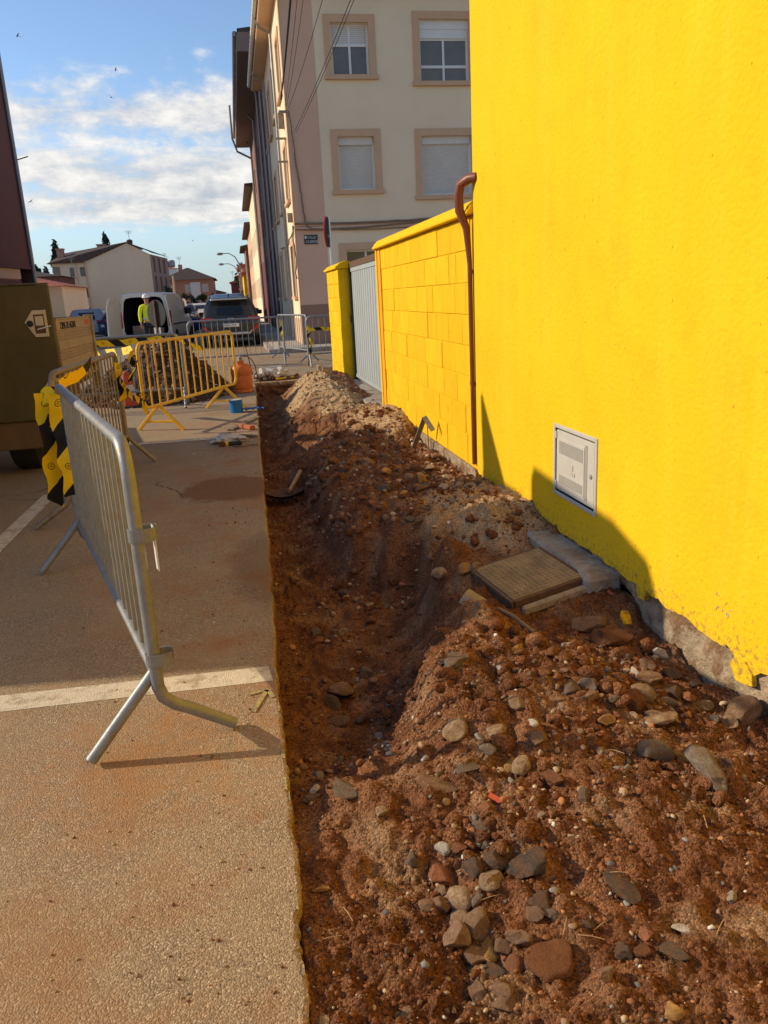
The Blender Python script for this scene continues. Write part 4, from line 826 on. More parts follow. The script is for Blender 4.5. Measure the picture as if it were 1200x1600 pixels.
pw = thing('pillar_wall', 'short yellow block pillar with a stepped coping at the far side of the gate', 'wall', (X0, 13.9, 0), world=True)
F2 = Face((X0 + .004, 13.12, 0), (0, 1, 0), (-1, 0, 0))
MB().box(X0 + .008, X0 + .24, 13.125, 14.7, -.3, 1.86).build('wall', 'yellow_block', pw)
block_wall(pw, F2, .0, 1.58, .05, .226, 8, .52, .006, 9, 1.86)
cp = MB(); cp.prism([(-.05, 1.862), (-.05, 1.89), (-.02, 1.91), (.02, 1.945), (.13, 1.985), (.24, 1.945), (.29, 1.89), (.29, 1.862)], 'y', 13.06, 14.76); cp.v = [(v[0] + X0, v[1], v[2]) for v in cp.v]; cp.build('coping', 'yellow', pw, bevel=.006)
MB().box(X0 + .242, X0 + .34, 13.17, 13.5, -.3, 1.82).build('gate_jamb', 'yellow', pw, bevel=.006)

gt = thing('metal_gate', 'tall grey ribbed sheet metal gate between the yellow walls', 'gate', (X0 + .3, 11.3, 0), world=True)
gx = X0 + .20
cb = MB(); y = 9.50; k = 0
while y < 13.08:
    d = .007 if k % 2 else 0.0; cb.quad((gx + d, y, .17), (gx + d, y, 1.80), (gx + d, min(y + .095, 13.1), 1.80), (gx + d, min(y + .095, 13.1), .17))
    cb.quad((gx + d, y + .095, .17), (gx + d, y + .095, 1.80), (gx + .007 - d, y + .099, 1.80), (gx + .007 - d, y + .099, .17)); y += .099; k += 1
cb.build('ribbed_sheet', 'gate', gt)
gf = MB(); gf.box(gx - .008, gx + .03, 9.5, 13.1, .12, .17); gf.box(gx - .01, gx + .04, 9.5, 13.1, 1.80, 1.86); gf.build('frame', 'gate', gt)
gp = MB().box(gx - .03, gx + .05, 13.04, 13.12, .05, 1.93); gp.build('post', 'blackpl', gt)
lk = MB().box(gx - .045, gx - .03, 13.05, 13.11, 1.0, 1.12); lk.build('lock', 'blackpl', gt)
tp = MB().box(gx - .02, gx + .05, 9.5, 13.1, 1.863, 1.95); tp.build('top_rail', 'rust', gt)
sl_ = MB().box(X0 - .14, X0 + .40, 9.53, 13.0, -.25, .085); tag(sl_.build('gate_threshold', 'concrete', loc=(X0, 11, 0), bevel=.012), 'worn concrete threshold slab running along the foot of the grey gate', 'slab')
yd = MB().quad((X0 + .25, 5.6, .02), (9, 5.6, .02), (9, 14.7, .02), (X0 + .25, 14.7, .02)); tag(yd.build('yard_ground', 'pave'), kind='structure')

# ------------------------------------------------------------------ cream corner block (three storeys)
cbd = thing('apartment_block', 'cream and pink three storey corner block with peach framed windows', 'building', (1.88, 23.3, 0), world=True)
CX, CY, CE = 1.88, 23.3, 9.42
Ff = Face((CX, CY, 0), (1, 0, 0), (0, -1, 0)); Fs = Face((CX, CY, 0), (0, 1, 0), (-1, 0, 0))
fw = [(1.34, 2.36, 7.21, 8.48), (3.78, 5.17, 7.04, 8.57), (1.36, 2.38, 4.30, 5.68), (3.74, 5.2, 4.10, 5.66), (1.40, 2.6, 1.30, 2.70), (3.8, 5.2, 1.3, 2.7), (7, 8.4, 7.04, 8.57), (7, 8.4, 4.1, 5.66)]
a = MB(); panel(a, Ff, .88, 12, .12, CE, fw); a.build('front_wall', 'cream', cbd)
a = MB(); panel(a, Ff, 0, .878, 1.24, CE, []); a.build('corner_wall', 'pink', cbd)
a = MB(); Ff.box(a, -.012, 12, .12, 1.24, -.02, .014); a.build('plinth', 'plinth', cbd)
a = MB(); Ff.box(a, .0, 12, 3.28, 3.36, -.01, .05); Ff.box(a, .0, 12, 3.38, 3.43, -.01, .03); a.build('string_course', 'pink', cbd)
kinds = ['sash', 'boxed', 'shut', 'shut', 'sash', 'sash', 'sash', 'shut']
for i, o in enumerate(fw):
    surround(Ff, o, .19, cbd, 'peach'); window(Ff, o, cbd, kinds[i], shut=.42 if i == 0 else 0, rail={0: .72, 1: .36}.get(i))
sw = [(y0, y0 + 1.0, z0, z0 + 1.45) for z0 in (1.5, 4.2, 7.0) for y0 in (.9, 3.6, 6.4, 8.9)]
a = MB(); panel(a, Fs, 0, 10.7, .85, CE, sw); a.build('side_wall', 'cream', cbd)
a = MB(); Fs.box(a, -.013, 10.7, .12, .85, -.02, .012); Fs.box(a, -.013, .32, .855, CE, -.01, .012); a.build('side_plinth', 'peach', cbd)
for i, o in enumerate(sw): surround(Fs, o, .16, cbd, 'peach'); window(Fs, o, cbd, 'shut' if i % 3 else 'sash')
a = MB(); a.box(CX - .012, CX + 12, CY + .02, CY + 10.7, 9.43, 9.6); a.quad((CX + .2, CY + 10.7, 0), (CX + 12, CY + 10.7, 0), (CX + 12, CY + 10.7, 9.4), (CX + .2, CY + 10.7, 9.4)); a.quad((CX + 12, CY, 0), (CX + 12, CY + 10.7, 0), (CX + 12, CY + 10.7, 9.4), (CX + 12, CY, 9.4)); a.build('ceiling_slab', 'cream', cbd)
a = MB(); a.box(CX - .42, CX + 12.4, CY - .42, CY + 10.9, 9.36, 9.50); a.build('eave', 'peach', cbd, bevel=.02)
a = MB(); a.add([(CX - .5, CY - .5, 9.51), (CX + 12.5, CY - .5, 9.51), (CX + 12.5, CY + 11, 9.51), (CX - .5, CY + 11, 9.51), (CX + 5, CY + 5, 11.4), (CX + 7.5, CY + 5, 11.4)], [(0, 1, 5, 4), (1, 2, 5), (2, 3, 4, 5), (3, 0, 4)]); a.build('roof', 'roofr', cbd)
a = MB(); 
a.tube([(CX - .50, CY - .5, 9.56), (CX - .50, CY + 10.9, 9.56)], .075, 10)
for k in range(28): a.lathe([(.082, -.012), (.082, .012)], 10, (CX - .50, CY - .4 + k * .41, 9.56), 'y')
a.build('gutter', 'white', cbd)
for yy in (8.6, 3.1): MB().tube([(CX - .45, CY + yy, 9.5), (CX - .40, CY + yy, 9.3), (CX - .06, CY + yy, 9.1), (CX - .06, CY + yy, .2)], .042, 8).build('downpipe', 'zinc', cbd, smooth=True)
a = MB()
a.tube(sag((CX + .05, CY - .05, 6.35), (CX + .30, CY - .04, 3.5), 0, 20, .012), .022, 6)
a.tube([(CX + .30, CY - .04, 3.5), (CX + .36, CY - .06, 3.36), (CX + .5, CY - .06, 3.3), (CX + .9, CY - .07, 3.28), (CX + 2, CY - .08, 3.30), (CX + 4.4, CY - .08, 3.42)], .022, 6)
a.tube(sag((CX + .0, CY - .07, 3.46), (CX + 5.2, CY - .06, 3.52), .06, 16, .01), .030, 6); a.tube(sag((CX + .0, CY - .06, 3.30), (CX + 3.4, CY - .08, 3.24), .02, 12, .008), .016, 6)
a.tube(sag((CX - .04, CY + .02, 3.4), (CX - .04, CY + 6, 3.2), .2, 10, .03), .022, 6); a.tube(sag((CX - .05, CY + .1, 3.4), (CX - .05, CY + .05, 2.0), 0, 8, .03), .02, 6)
a.build('wall_cable', 'wooddark', cbd)
for q_ in ((CX - .2, CX + .05, CY - .02, CY + .05, 6.30, 6.36), (CX - .3, CX, CY + .6, CY + .66, 5.75, 5.80), (CX - .3, CX, CY + .6, CY + .66, 5.15, 5.20), (CX - .16, CX - .0, CY + .9, CY + 1.06, 6.1, 6.5), (CX - .14, CX, CY + .5, CY + .62, 3.55, 3.8)): MB().box(*q_).build('cable_bracket', 'galv_old', cbd)
sg = MB(); Ff.box(sg, .24, .62, 2.90, 3.15, .0, .02); sgo = sg.build('street_name_plate', 'signdark', cbd)
lettering('CALLE', .085, 'letterw', sgo, (CX + .33, CY - .0215, 3.05), (PI / 2, 0, 0)); lettering('CUERDE', .095, 'letterw', sgo, (CX + .275, CY - .0215, 2.935), (PI / 2, 0, 0))
em = MB(); Ff.box(em, .255, .305, 3.05, 3.12, .02, .023); em.build('plate_emblem', 'letterw', sgo)

# cables slung from the corner across the gap towards the yellow house
for k, (a0, mid, r_) in enumerate([((1.76, 23.24, 6.62), (1.41, 15, 6.3), .020), ((1.86, 23.24, 6.48), (1.52, 15, 6.3), .005), ((1.90, 23.24, 6.45), (1.62, 15, 6.3), .005), ((1.95, 23.25, 6.40), (1.93, 15, 6.3), .006), ((2.07, 23.25, 5.84), (2.40, 15, 6.3), .007), ((2.11, 23.25, 5.80), (2.46, 15, 6.3), .006)]):
    A = Vector(a0); B = A + (Vector(mid) - A) * 1.45
    o = MB().tube(sag(B, A, .12, 14), r_, 6).build('overhead_cable', 'cable', loc=tuple(A))
    tag(o, ['thick twisted black cable dropping to the bracket on the pink corner', 'thin black cable just right of the thick twisted cable', 'second thin cable right of the thick twisted cable', 'thin cable crossing the pink band between the thick cable and the low pair', 'upper of the two thin cables crossing the top left window', 'lower of the two thin cables crossing the top left window'][k], 'cable', 'cables slung to the corner of the cream block')

# ------------------------------------------------------------------ houses further down the street
def house(name, label, x0, x1, y0, y1, h, m, roofm='rooft', rows=(), roof='shed', rise=1.6, over=.5, z0=0.0, faces='sf', wsize=(1.0, 1.3), step=2.6, group=None, shut=True, gable='x'):
    t = thing(name, label, 'building', ((x0 + x1) / 2, y0, 0), group=group, world=True)
    for f in ('s', 'f', 'e'):
        F = {'s': Face((x0, y0, 0), (0, 1, 0), (-1, 0, 0)), 'f': Face((x0, y0, 0), (1, 0, 0), (0, -1, 0)), 'e': Face((x1, y0, 0), (0, 1, 0), (1, 0, 0))}[f]
        Lh = x1 - x0 if f == 'f' else y1 - y0; ops = []
        if f in faces:
            k = max(1, int(Lh / step)); st = Lh / k
            ops = [(i * st + (st - wsize[0]) / 2, i * st + (st + wsize[0]) / 2, z, z + wsize[1]) for z in rows for i in range(k)]
        a = MB(); panel(a, F, 0, Lh, z0, h, ops, .14); a.build('wall', m, t)
        for o in ops: window(F, o, t, 'shut' if shut and random.random() < .5 else 'sash')
    b = MB(); b.quad((x0, y1, 0), (x1, y1, 0), (x1, y1, h), (x0, y1, h)); b.build('wall', m, t)
    r = MB(); X0_, X1_, Y0_, Y1_ = x0 - over, x1 + over, y0 - over, y1 + over
    if roof == 'hip':
        d = min(X1_ - X0_, Y1_ - Y0_) / 2 - .2
        r.add([(X0_, Y0_, h), (X1_, Y0_, h), (X1_, Y1_, h), (X0_, Y1_, h), (X0_ + d, Y0_ + d, h + rise), (X1_ - d, Y0_ + d, h + rise), (X1_ - d, Y1_ - d, h + rise), (X0_ + d, Y1_ - d, h + rise)], [(0, 1, 5, 4), (1, 2, 6, 5), (2, 3, 7, 6), (3, 0, 4, 7), (4, 5, 6, 7), (3, 2, 1, 0)])
    else:
        ym_ = (X0_ + X1_) / 2
        r.prism([(X0_, h), (X1_, h), (X1_, h + .12), (ym_, h + rise), (X0_, h + .12)], 'y', Y0_, Y1_)
    ro = r.build('roof', roofm, t); return t, ro
# brown block next door
br, bro = house('brown_block', 'tall brown block with dark boxed eaves and grey downpipes beside the cream corner block', 1.93, 13, 34.25, 52, 11.2, 'brown', 'rooft', (4.6, 7.6), rise=.9, over=.85, faces='sf', step=3.4)
a = MB(); a.box(1.02, 13.9, 33.4, 52.8, 10.55, 11.2); a.build('boxed_eave', 'greybrown', br)
MB().tube([(.98, 33.4, 11.15), (.98, 52.8, 11.15)], .09, 8).build('gutter', 'zinc', br)
for yy in (35.2, 38.5, 44, 51): MB().tube([(1.0, yy, 11.1), (1.84, yy, 10.3), (1.84, yy, .2)], .06, 8).build('downpipe', 'zinc', br)
MB().tube([(.8, 49, 12.1), (.78, 49, 10.4), (1.0, 49, 9.7), (1.8, 49, 9.3)], .06, 8).build('flue_pipe', 'zinc', br)
a = MB(); a.box(1.90, 1.94, 34.4, 51.8, .1, 3.6); MT['darkred'] = mat('dark_red_render', (.16, .03, .03), .8, .1, 1, .1); a.build('ground_floor_cladding', 'darkred', br)
house('cream_row_house', 'pale cream house front with rounded eave past the brown block', 1.80, 12, 52.6, 66, 8.3, 'cream', 'rooft', (1.6, 4.6), rise=.5, over=.5, faces='s')
house('cream_row_house', 'second lower cream house front further along the right side', 1.85, 12, 66.2, 82, 7.3, 'peach', 'rooft', (1.6, 4.4), rise=.5, over=.5, faces='s')
house('row_house', 'dark brown row house after the cream ones', 1.6, 12, 82.5, 92, 6.6, 'brown', 'rooft', (1.6, 4.2), rise=1.2, faces='s')
house('row_house', 'bright yellow row house front far down the street', 1.3, 12, 92.5, 101, 4.4, 'yellow', 'roofr', (1.6,), rise=1.2, faces='s')
house('row_house', 'low cream row house far down the street', 1.3, 12, 101.5, 120, 5.6, 'peach', 'roofr', (1.6, 3.8), rise=1.2, faces='s')
house('row_house', 'small brick row house near the end of the street', 1.0, 12, 121, 138, 5.0, 'brickfar', 'roofr', (1.6,), rise=1.2, faces='s')
house('red_end_house', 'dark red gabled house closing the far end of the street', -.3, 6, 165, 178, 5.2, 'darkred', 'roofr', (1.6,), rise=1.0, over=.3, faces='f')
house('far_low_house', 'tiny brown house at the horizon left of the red gabled house', -6, -1.8, 190, 200, 3.6, 'brown', 'rooft', (1.2,), rise=.8, over=.3, faces='f')
# brick house with hipped roof
bk, bkr = house('brick_house', 'two storey brick house with hipped dark roof behind the parked cars', -10.6, -2.9, 128, 142, 5.1, 'brickfar', 'rooft', (.7, 3.2), roof='hip', rise=1.9, over=.5, faces='fe', step=2.4, wsize=(1.0, 1.2))
a = MB(); a.box(-6.4, -4.9, 127.94, 128, .3, 4.7); a.build('bay_panel', 'white', bk)
a = MB(); a.box(-8.2, -7.6, 133, 133.7, 6.3, 7.6); a.build('chimney', 'brickfar', bkr)
bh, bhr = house('white_rooftop_house', 'white flat topped house with water tanks behind the brick house', -13.0, -9.2, 146, 156, 7.6, 'white', 'roofr', (4.6,), roof='hip', rise=.4, over=.2, faces='f')
for x_ in (-10.2, -11.4): MB().lathe([(.55, 7.9), (.62, 8.2), (.62, 8.9), (.45, 9.1)], 12, (x_, 148, 0)).build('water_tank', 'zinc', bhr)
house('red_roof_house', 'low pale house with a bright red tiled roof left of the gabled block', -22, -12.2, 62, 72, 3.2, 'cream', 'roofr', (1.2,), roof='hip', rise=1.3, over=.4, faces='f')
house('long_dark_roof_house', 'long low house with a dark ridge roof behind the red tiled one', -36, -18.8, 95, 104, 5.2, 'maroon', 'rooft', (), roof='hip', rise=1.0, over=.4, faces='')

# beige gabled block of flats
gb = thing('gabled_block', 'beige gable ended block of flats with dark roof across the open square', 'building', (-15, 110, 0), world=True)
GX0, GX1, GY = -18.35, -10.2, 110.0; pk = -12.9
a = MB(); a.add([(GX0, GY, 0), (GX1, GY, 0), (GX1, GY, 8.0), (pk, GY, 9.45), (GX0, GY, 7.35)], [(0, 1, 2, 3, 4)]); a.build('gable_wall', 'beige', gb)
Fg = Face((-22.4, GY + .05, 0), (1, 0, 0), (0, -1, 0))
a = MB(); panel(a, Fg, .9, 4.04, 0, 7.3, [g for g in ((2.05, 2.62, 5.6, 6.75), (3.3, 3.95, 5.6, 6.75), (2.05, 2.62, 2.95, 4.1), (3.3, 3.95, 2.95, 4.1), (3.3, 3.95, .3, 1.7))], .15); a.build('wing_wall', 'beige', gb)
for o in ((2.05, 2.62, 5.6, 6.75), (3.3, 3.95, 5.6, 6.75), (2.05, 2.62, 2.95, 4.1), (3.3, 3.95, 2.95, 4.1), (3.3, 3.95, .3, 1.7)): window(Fg, o, gb, 'sash', fm='greybrown')
a = MB(); Fg.box(a, 0, .9, 1.9, 6.9, -.1, .02); a.build('recess_panel', 'greybrown', gb)
for q_ in ((-.02, .9, .0, 1.85), (0, .9, 6.92, 7.3)):
    a = MB(); Fg.box(a, *q_, -.1, .0); a.build('end_wall', 'beige', gb)
a = MB(); Fg.box(a, -.05, 4.05, 2.42, 2.5, -.05, .06); Fg.box(a, 4.05, 12.2, 5.05 - 2.6, 5.12 - 2.6, -.1, .02); Fg.box(a, 4.05, 12.2, 6.95, 7.05, -.1, .02); a.build('string_course', 'peach', gb)
for q_ in ((4.02, 4.16, 0, 8.6, -.02, .16), (2.85, 2.95, 0, 7.3, -.02, .10)):
    a = MB(); Fg.box(a, *q_); a.build('downpipe', 'peach', gb)
Fe = Face((GX1, GY, 0), (0.11, 1, 0), (1, -.11, 0)); ew = [(1.6 + k * 3.4, 2.9 + k * 3.4, z, z + 1.9) for k in range(3) for z in (1.0, 3.4, 5.8)]
a = MB(); panel(a, Fe, 0, 12, 0, 8.0, ew, .3); a.build('street_wall', 'greybrown', gb)
for o in ew: window(Fe, o, gb, 'sash', depth=.25, fm='greybrown')
r = MB(); rdg0 = (pk, GY - .25, 9.58); rdg1 = (pk + 1.0, GY + 12, 9.4)
r.add([(GX0 - .2, GY - .3, 7.42), rdg0, (GX1 + .35, GY - .3, 8.1), (GX1 + 1.7, GY + 12, 8.1), rdg1, (-23, GY - .3, 7.30), (-23, GY + 12, 7.3), (-21.8, GY + 6, 8.9), (-14.5, GY + 6, 9.4)], [(0, 1, 8, 7, 5), (1, 2, 3, 4), (1, 4, 8), (5, 7, 6), (8, 4, 6, 7)])
r.add([(-23, GY - .3, 7.28), (GX0, GY - .3, 7.28), (GX0, GY - .3, 7.44), (-23, GY - .3, 7.32)], [(0, 1, 2, 3)])
rf = r.build('roof', 'rooft', gb)
a = MB(); a.box(-22.0, -21.2, GY + 2, GY + 3, 7.2, 9.1); a.box(-22.1, -21.1, GY + 1.9, GY + 3.1, 9.1, 9.25); a.build('chimney', 'brickfar', rf)
a = MB(); a.box(-17.2, -16.2, GY + 4, GY + 5, 8.2, 9.6); a.box(-17.3, -16.1, GY + 3.9, GY + 5.1, 9.6, 9.75); a.build('chimney', 'brickfar', rf)
a = MB(); a.lathe([(.35, 9.4), (.4, 9.8), (.2, 9.95)], 8, (pk + .3, GY + 1, 0)); a.build('ridge_vent', 'rooft', rf)
def aerial(x, y, z, h, label):
    b = MB(); b.tube([(x, y, z), (x, y, z + h)], .03, 6)
    for k in range(4): b.bar((x - .45 + .05 * k, y, z + h - .12 * k), (x + .45 - .05 * k, y, z + h - .12 * k), .03, .03)
    tag(b.build('aerial', 'zinc', loc=(x, y, z)), label, 'aerial', 'television aerials on the roofs')
aerial(pk + .3, GY + 1, 9.6, 1.4, 'thin aerial on the ridge of the beige gabled block'); aerial(-11.4, 150, 8.0, 2.4, 'tall aerial on the white rooftop behind the brick house'); aerial(-8.0, 134, 7.4, 1.4, 'small aerial above the hipped roof of the brick house'); aerial(-17.6, 97, 6.0, 1.3, 'aerial over the long dark roof on the left'); aerial(.2, 166, 6, 1.4, 'tiny aerial on the dark red gable at the end of the street')

# maroon block at the left edge
mb_ = thing('maroon_block', 'tall dark maroon block cut off by the left edge of the view', 'building', (-11.5, 51, 0), rz=math.radians(-8))
Fm = Face((0, -22, 0), (0, 1, 0), (1, 0, 0)); mo = [(13.9 + 0 * k, 15.2, z, z + 1.6) for k in (0,) for z in (5.1, 8.4, 11.7)]
a = MB(); panel(a, Fm, 4, 22, 4.0, 19, mo, .2); a.build('wall', 'maroon', mb_)
for o in mo: surround(Fm, o, .08, mb_, 'zinc', True, .02); window(Fm, o, mb_, 'sash')
a = MB(); Fm.box(a, 4, 20.4, 3.3, 3.85, -.3, -.1); Fm.box(a, 4, 20.4, 0, 3.3, -.4, -.2); a.build('pale_band', 'peach', mb_)
a = MB(); Fm.box(a, 4, 20.4, 1.2, 3.25, -.3, -.12); Fm.box(a, 4, 22, 3.87, 4.0, -.2, .05); a.build('plinth', 'maroon', mb_)
a = MB(); a.quad((0, 0, 0), (-14, 0, 0), (-14, 0, 19), (0, 0, 19)); a.quad((0, -18, 0), (-14, -18, 0), (-14, -18, 19), (0, -18, 19)); a.quad((-14, -18, 0), (-14, 0, 0), (-14, 0, 19), (-14, -18, 19)); a.quad((0, -18, 19), (-14, -18, 19), (-14, 0, 19), (0, 0, 19)); a.build('back_wall', 'maroon', mb_)
a = MB(); a.tube([(.1, -.1, 1.2), (.1, -.1, 18.6)], .11, 8); a.bar((.1, -.1, 9.8), (.85, -.2, 9.95), .05, .05); a.build('downpipe', 'zinc', mb_)

# ------------------------------------------------------------------ trees, hedges, lamps
LEAFM = {}
def foliage(c, r, n, leaf, m, name, parent, seed, cone=0.0, holes=.35):
    q = np.random.RandomState(seed); cl = []
    for i in range(26):
        z = q.uniform(-1, 1); a = q.uniform(0, 6.28); k = q.uniform(.35, .95) * math.sqrt(max(0, 1 - z * z))
        if cone: k = q.uniform(.2, 1) * (1 - (z + 1) / 2) * 1.0
        cl.append((k * math.cos(a), k * math.sin(a), z, q.uniform(.16, .34)))
    b = MB()
    for i in range(n):
        x, y, z, s = cl[q.randint(len(cl))]; d = q.normal(0, 1, 3); d = d / np.linalg.norm(d) * s * q.uniform(.5, 1)
        p = Vector(c) + Vector(((x + d[0]) * r[0], (y + d[1]) * r[1], (z + d[2]) * r[2]))
        u = Vector(q.normal(0, 1, 3)).normalized(); w = u.orthogonal().normalized(); l = leaf * q.uniform(.6, 1.3)
        b.add([p - u * l, p - w * l * .5, p + u * l, p + w * l * .5], [(0, 1, 2, 3)])
    return b.build(name, m, parent)
def tree(name, label, x, y, h, r, m, seed, cone=0, base=.25, n=900, leaf=.22, group=None, cat='tree'):
    t = thing(name, label, cat, (x, y, 0), group=group, world=True)
    b = MB(); b.tube([(x, y, 0), (x + .05 * r, y, h * .4), (x, y, h * .85)], [r * .09, r * .06, r * .02], 7)
    for k in range(5):
        a = k * 1.3; b.tube([(x, y, h * (.3 + .1 * k)), (x + r * .6 * math.cos(a), y + r * .6 * math.sin(a), h * (.42 + .1 * k))], [r * .035, r * .012], 5)
    b.build('trunk', 'trunk', t); zc = h * (1 + base) / 2
    foliage((x, y, zc), (r, r, h * (1 - base) / 2), n, leaf, m, 'crown', t, seed, cone); return t
tree('conifer_tree', 'dark conifer rising left of the gabled block roof', -25.2, 128, 10.9, 1.9, 'leafpine', 3, cone=1, base=.15, leaf=.35, n=1300)
tree('conifer_tree', 'dark conifer tip showing over the ridge of the gabled block', -20.0, 142, 12.6, 2.2, 'leafpine', 5, cone=1, base=.15, leaf=.38, n=1300)
tree('conifer_tree', 'lower dark tree at the left end of the long dark roof', -27.6, 126, 7.8, 1.9, 'leafpine', 6, cone=0, base=.1, leaf=.35, n=1100)
tree('round_bush', 'clipped round dark bush by the foot of the gabled block', -14.35, 70, 2.75, 1.05, 'leaf', 7, base=.05, leaf=.14, n=1800, cat='bush')
tree('round_bush', 'broad green bush in front of the brick house, left one of two', -6.5, 112, 2.75, 1.5, 'leaf', 8, base=.05, leaf=.16, n=1500, cat='bush')
tree('round_bush', 'broad green bush in front of the brick house, right one of two', -4.4, 113, 2.5, 1.4, 'leaf', 9, base=.05, leaf=.16, n=1500, cat='bush')
tree('street_tree', 'dark leafy tree between the gabled block and the brick house', -9.6, 118, 4.2, 1.3, 'leaf', 10, base=.2, leaf=.2, n=1200)
tree('street_tree', 'small leafy tree against the house fronts at the end of the street', 1.3, 118, 6.6, 1.0, 'leaf', 12, base=.35, leaf=.18, n=900)
def lamp(x, y, h, reach, label):
    t = thing('street_lamp', label, 'street lamp', (x, y, 0), group='street lamps far down the street', world=True)
    MB().tube([(x, y, 0), (x, y, h * .8), (x - reach * .25, y, h * .94), (x - reach * .6, y, h), (x - reach, y, h * 1.0)], [.09, .07, .05, .045, .04], 8).build('pole', 'zinc', t, smooth=True)
    MB().lathe([(.02, -.35), (.13, -.2), (.13, .2), (.03, .35)], 8, (x - reach - .2, y, h - .03), 'x').build('lamp_head', 'zinc', t)
lamp(.95, 84, 6.2, 1.7, 'nearer curved arm street lamp over the right kerb'); lamp(.95, 104, 6.1, 1.9, 'further curved arm street lamp over the right kerb')
t = thing('utility_post', 'pale slender post standing before the brick house', 'post', (-7.2, 105, 0), world=True)
MB().tube([(-7.2, 105, 0), (-7.25, 105, 5.0)], [.16, .11], 8).build('pole', 'peach', t); MB().box(-7.33, -7.17, 104.92, 105.08, 5.0, 5.06).build('cap', 'peach', t)

# birds high over the square: two bent wings, a body, a tail
def bird(x, y, z, s, rz, label):
    b = MB(); b.tube([(0, -.5, 0), (0, -.2, 0), (0, .25, 0), (0, .5, 0)], [.02, .09, .08, .01], 6)
    for k in (-1, 1): b.add([(0, .22, .02), (k * .55, .25, .22), (k * 1.15, -.1, .12), (k * .5, -.02, .2), (0, -.1, .02)], [(0, 1, 2, 3, 4)])
    b.add([(0, -.4, 0), (-.16, -.75, 0), (.16, -.75, 0)], [(0, 1, 2)])
    o = b.build('bird', 'cable'); o.location = (x, y, z); o.scale = (s, s, s); o.rotation_euler = (.3, .4, rz); tag(o, label, 'bird', 'birds over the square')
bird(-4.29, 38, 10.06, 0.2, 0.6, 'dark swallow like bird with wings raised, largest of the birds')
bird(-6.25, 60, 16.72, 0.2, 1.9, 'tiny bird high in the blue above the clouds')
bird(-1.00, 60, 18.86, 0.17, 0.2, 'small bird in the blue near the top of the sky')
bird(-11.08, 55, 17.27, 0.2, 2.2, 'tiny bird above the small streak of cloud at the upper left')
bird(-9.05, 42, 6.51, 0.16, 2.6, 'bird just right of the maroon block edge')
bird(-2.48, 60, 5.79, 0.16, 1, 'tiny bird low in the clear sky over the street')
bird(-3.99, 70, 8.21, 0.17, 0.4, 'tiny bird under the lower edge of the clouds')

# ------------------------------------------------------------------ crowd barriers
def frame_path(L, H, rc, z0):
    pts = [(0, 0, z0)] + [(0, 0, z0 + (H - rc - z0) * k / 3) for k in (1, 2)]
    pts += arc((rc, H - rc), rc, PI, PI / 2, 6, lambda a, b: (a, 0, b))
    pts += arc((L - rc, H - rc), rc, PI / 2, 0, 6, lambda a, b: (a, 0, b))
    pts += [(L, 0, z0 + (H - rc - z0) * k / 3) for k in (2, 1)] + [(L, 0, z0)]
    return pts
def barrier(label, x, y, rz, L, H=1.03, m='galv', n=17, side=1, zb=.27, r=.021, foot=.23, style='bent', clamps=(), rb=.0068):
    t = thing('crowd_barrier', label, 'crowd barrier', (x, y, 0), rz=rz, group='crowd barriers round the trench')
    if style == 'bent':
        MB().tube(frame_path(L, H, .11, .22), r, 14).build('frame', m, t, smooth=True)
        for k, xe_ in enumerate((0, L)):
            s = side
            MB().tube([(xe_, 0, .225), (xe_, s * .012, .185), (xe_, s * .045, .150), (xe_, s * .09, .122), (xe_, s * foot, .018)], [r, r, r, r, r * .95], 14).build('leg', m, t, smooth=True)
            MB().tube([(xe_ + (.02 if k == 0 else -.02), 0, .275), (xe_ + (.02 if k == 0 else -.02), -s * foot, .018)], r * .92, 14).build('leg', m, t, smooth=True)
    else:
        pts = [(L / 2, 0, zb)] + arc((L - .10, zb + .10), .10, -PI / 2, 0, 5, lambda a, b: (a, 0, b)) + arc((L - .10, H - .10), .10, 0, PI / 2, 5, lambda a, b: (a, 0, b)) + arc((.10, H - .10), .10, PI / 2, PI, 5, lambda a, b: (a, 0, b)) + arc((.10, zb + .10), .10, PI, 1.5 * PI, 5, lambda a, b: (a, 0, b))
        MB().tube(pts, r, 12, closed=True).build('frame', m, t, smooth=True)
        for xe_ in (.30, L - .42):
            for s in (-1, 1): MB().bar((xe_, s * .012, zb - .01), (xe_, s * foot, .0), .036, .036, (1, 0, 0)).build('leg', m, t, bevel=.004)
            MB().bar((xe_, -foot * .6, .105), (xe_, foot * .6, .105), .026, .026).build('crossbar', m, t, bevel=.003)
    if style == 'bent': MB().tube([(r * .8, 0, zb), (L - r * .8, 0, zb)], r * .85, 12).build('bottom_rail', m, t, smooth=True)
    for i in range(n):
        xx = L * (i + 1) / (n + 1); MB().tube([(xx, 0, zb + .005), (xx, 0, H - .005)], rb, 8, cap=False).build('bar', m, t, smooth=True)
    for z, x0, sgn in clamps:
        b = MB(); pts = [(x0 + .030 * math.sin(a * .97), -.022 + (.047 * math.cos(a)), z) for a in np.linspace(-2.3, 2.7, 20)]
        rings = []
        for p in pts: rings.append(p)
        for k in range(len(pts) - 1):
            a, c = Vector(pts[k]), Vector(pts[k + 1]); b.bar(a, c, .004, .042)
        b.build('clamp', m, t)
    return t
A = Vector((-.365, 2.40)); B = Vector((-.985, 4.50))
d = (B - A); near = barrier('nearest galvanised barrier with a sunlit top rail standing on the asphalt by the cut', A.x, A.y, math.atan2(d.y, d.x), d.length, side=-1, foot=.235, clamps=((.745, 0, 1), (.325, 0, 1)))
pt = MB(); pt.box(-.018, .022, -.052, -.049, .62, .765); pt.build('clamp_plate', 'white', near)
brn = barrier('dirty brown grey barrier behind the nearest one beside the olive trailer', -1.22, 5.40, math.atan2(2.1, .11), 2.12, m='galv_old', side=1, n=17, foot=.24)
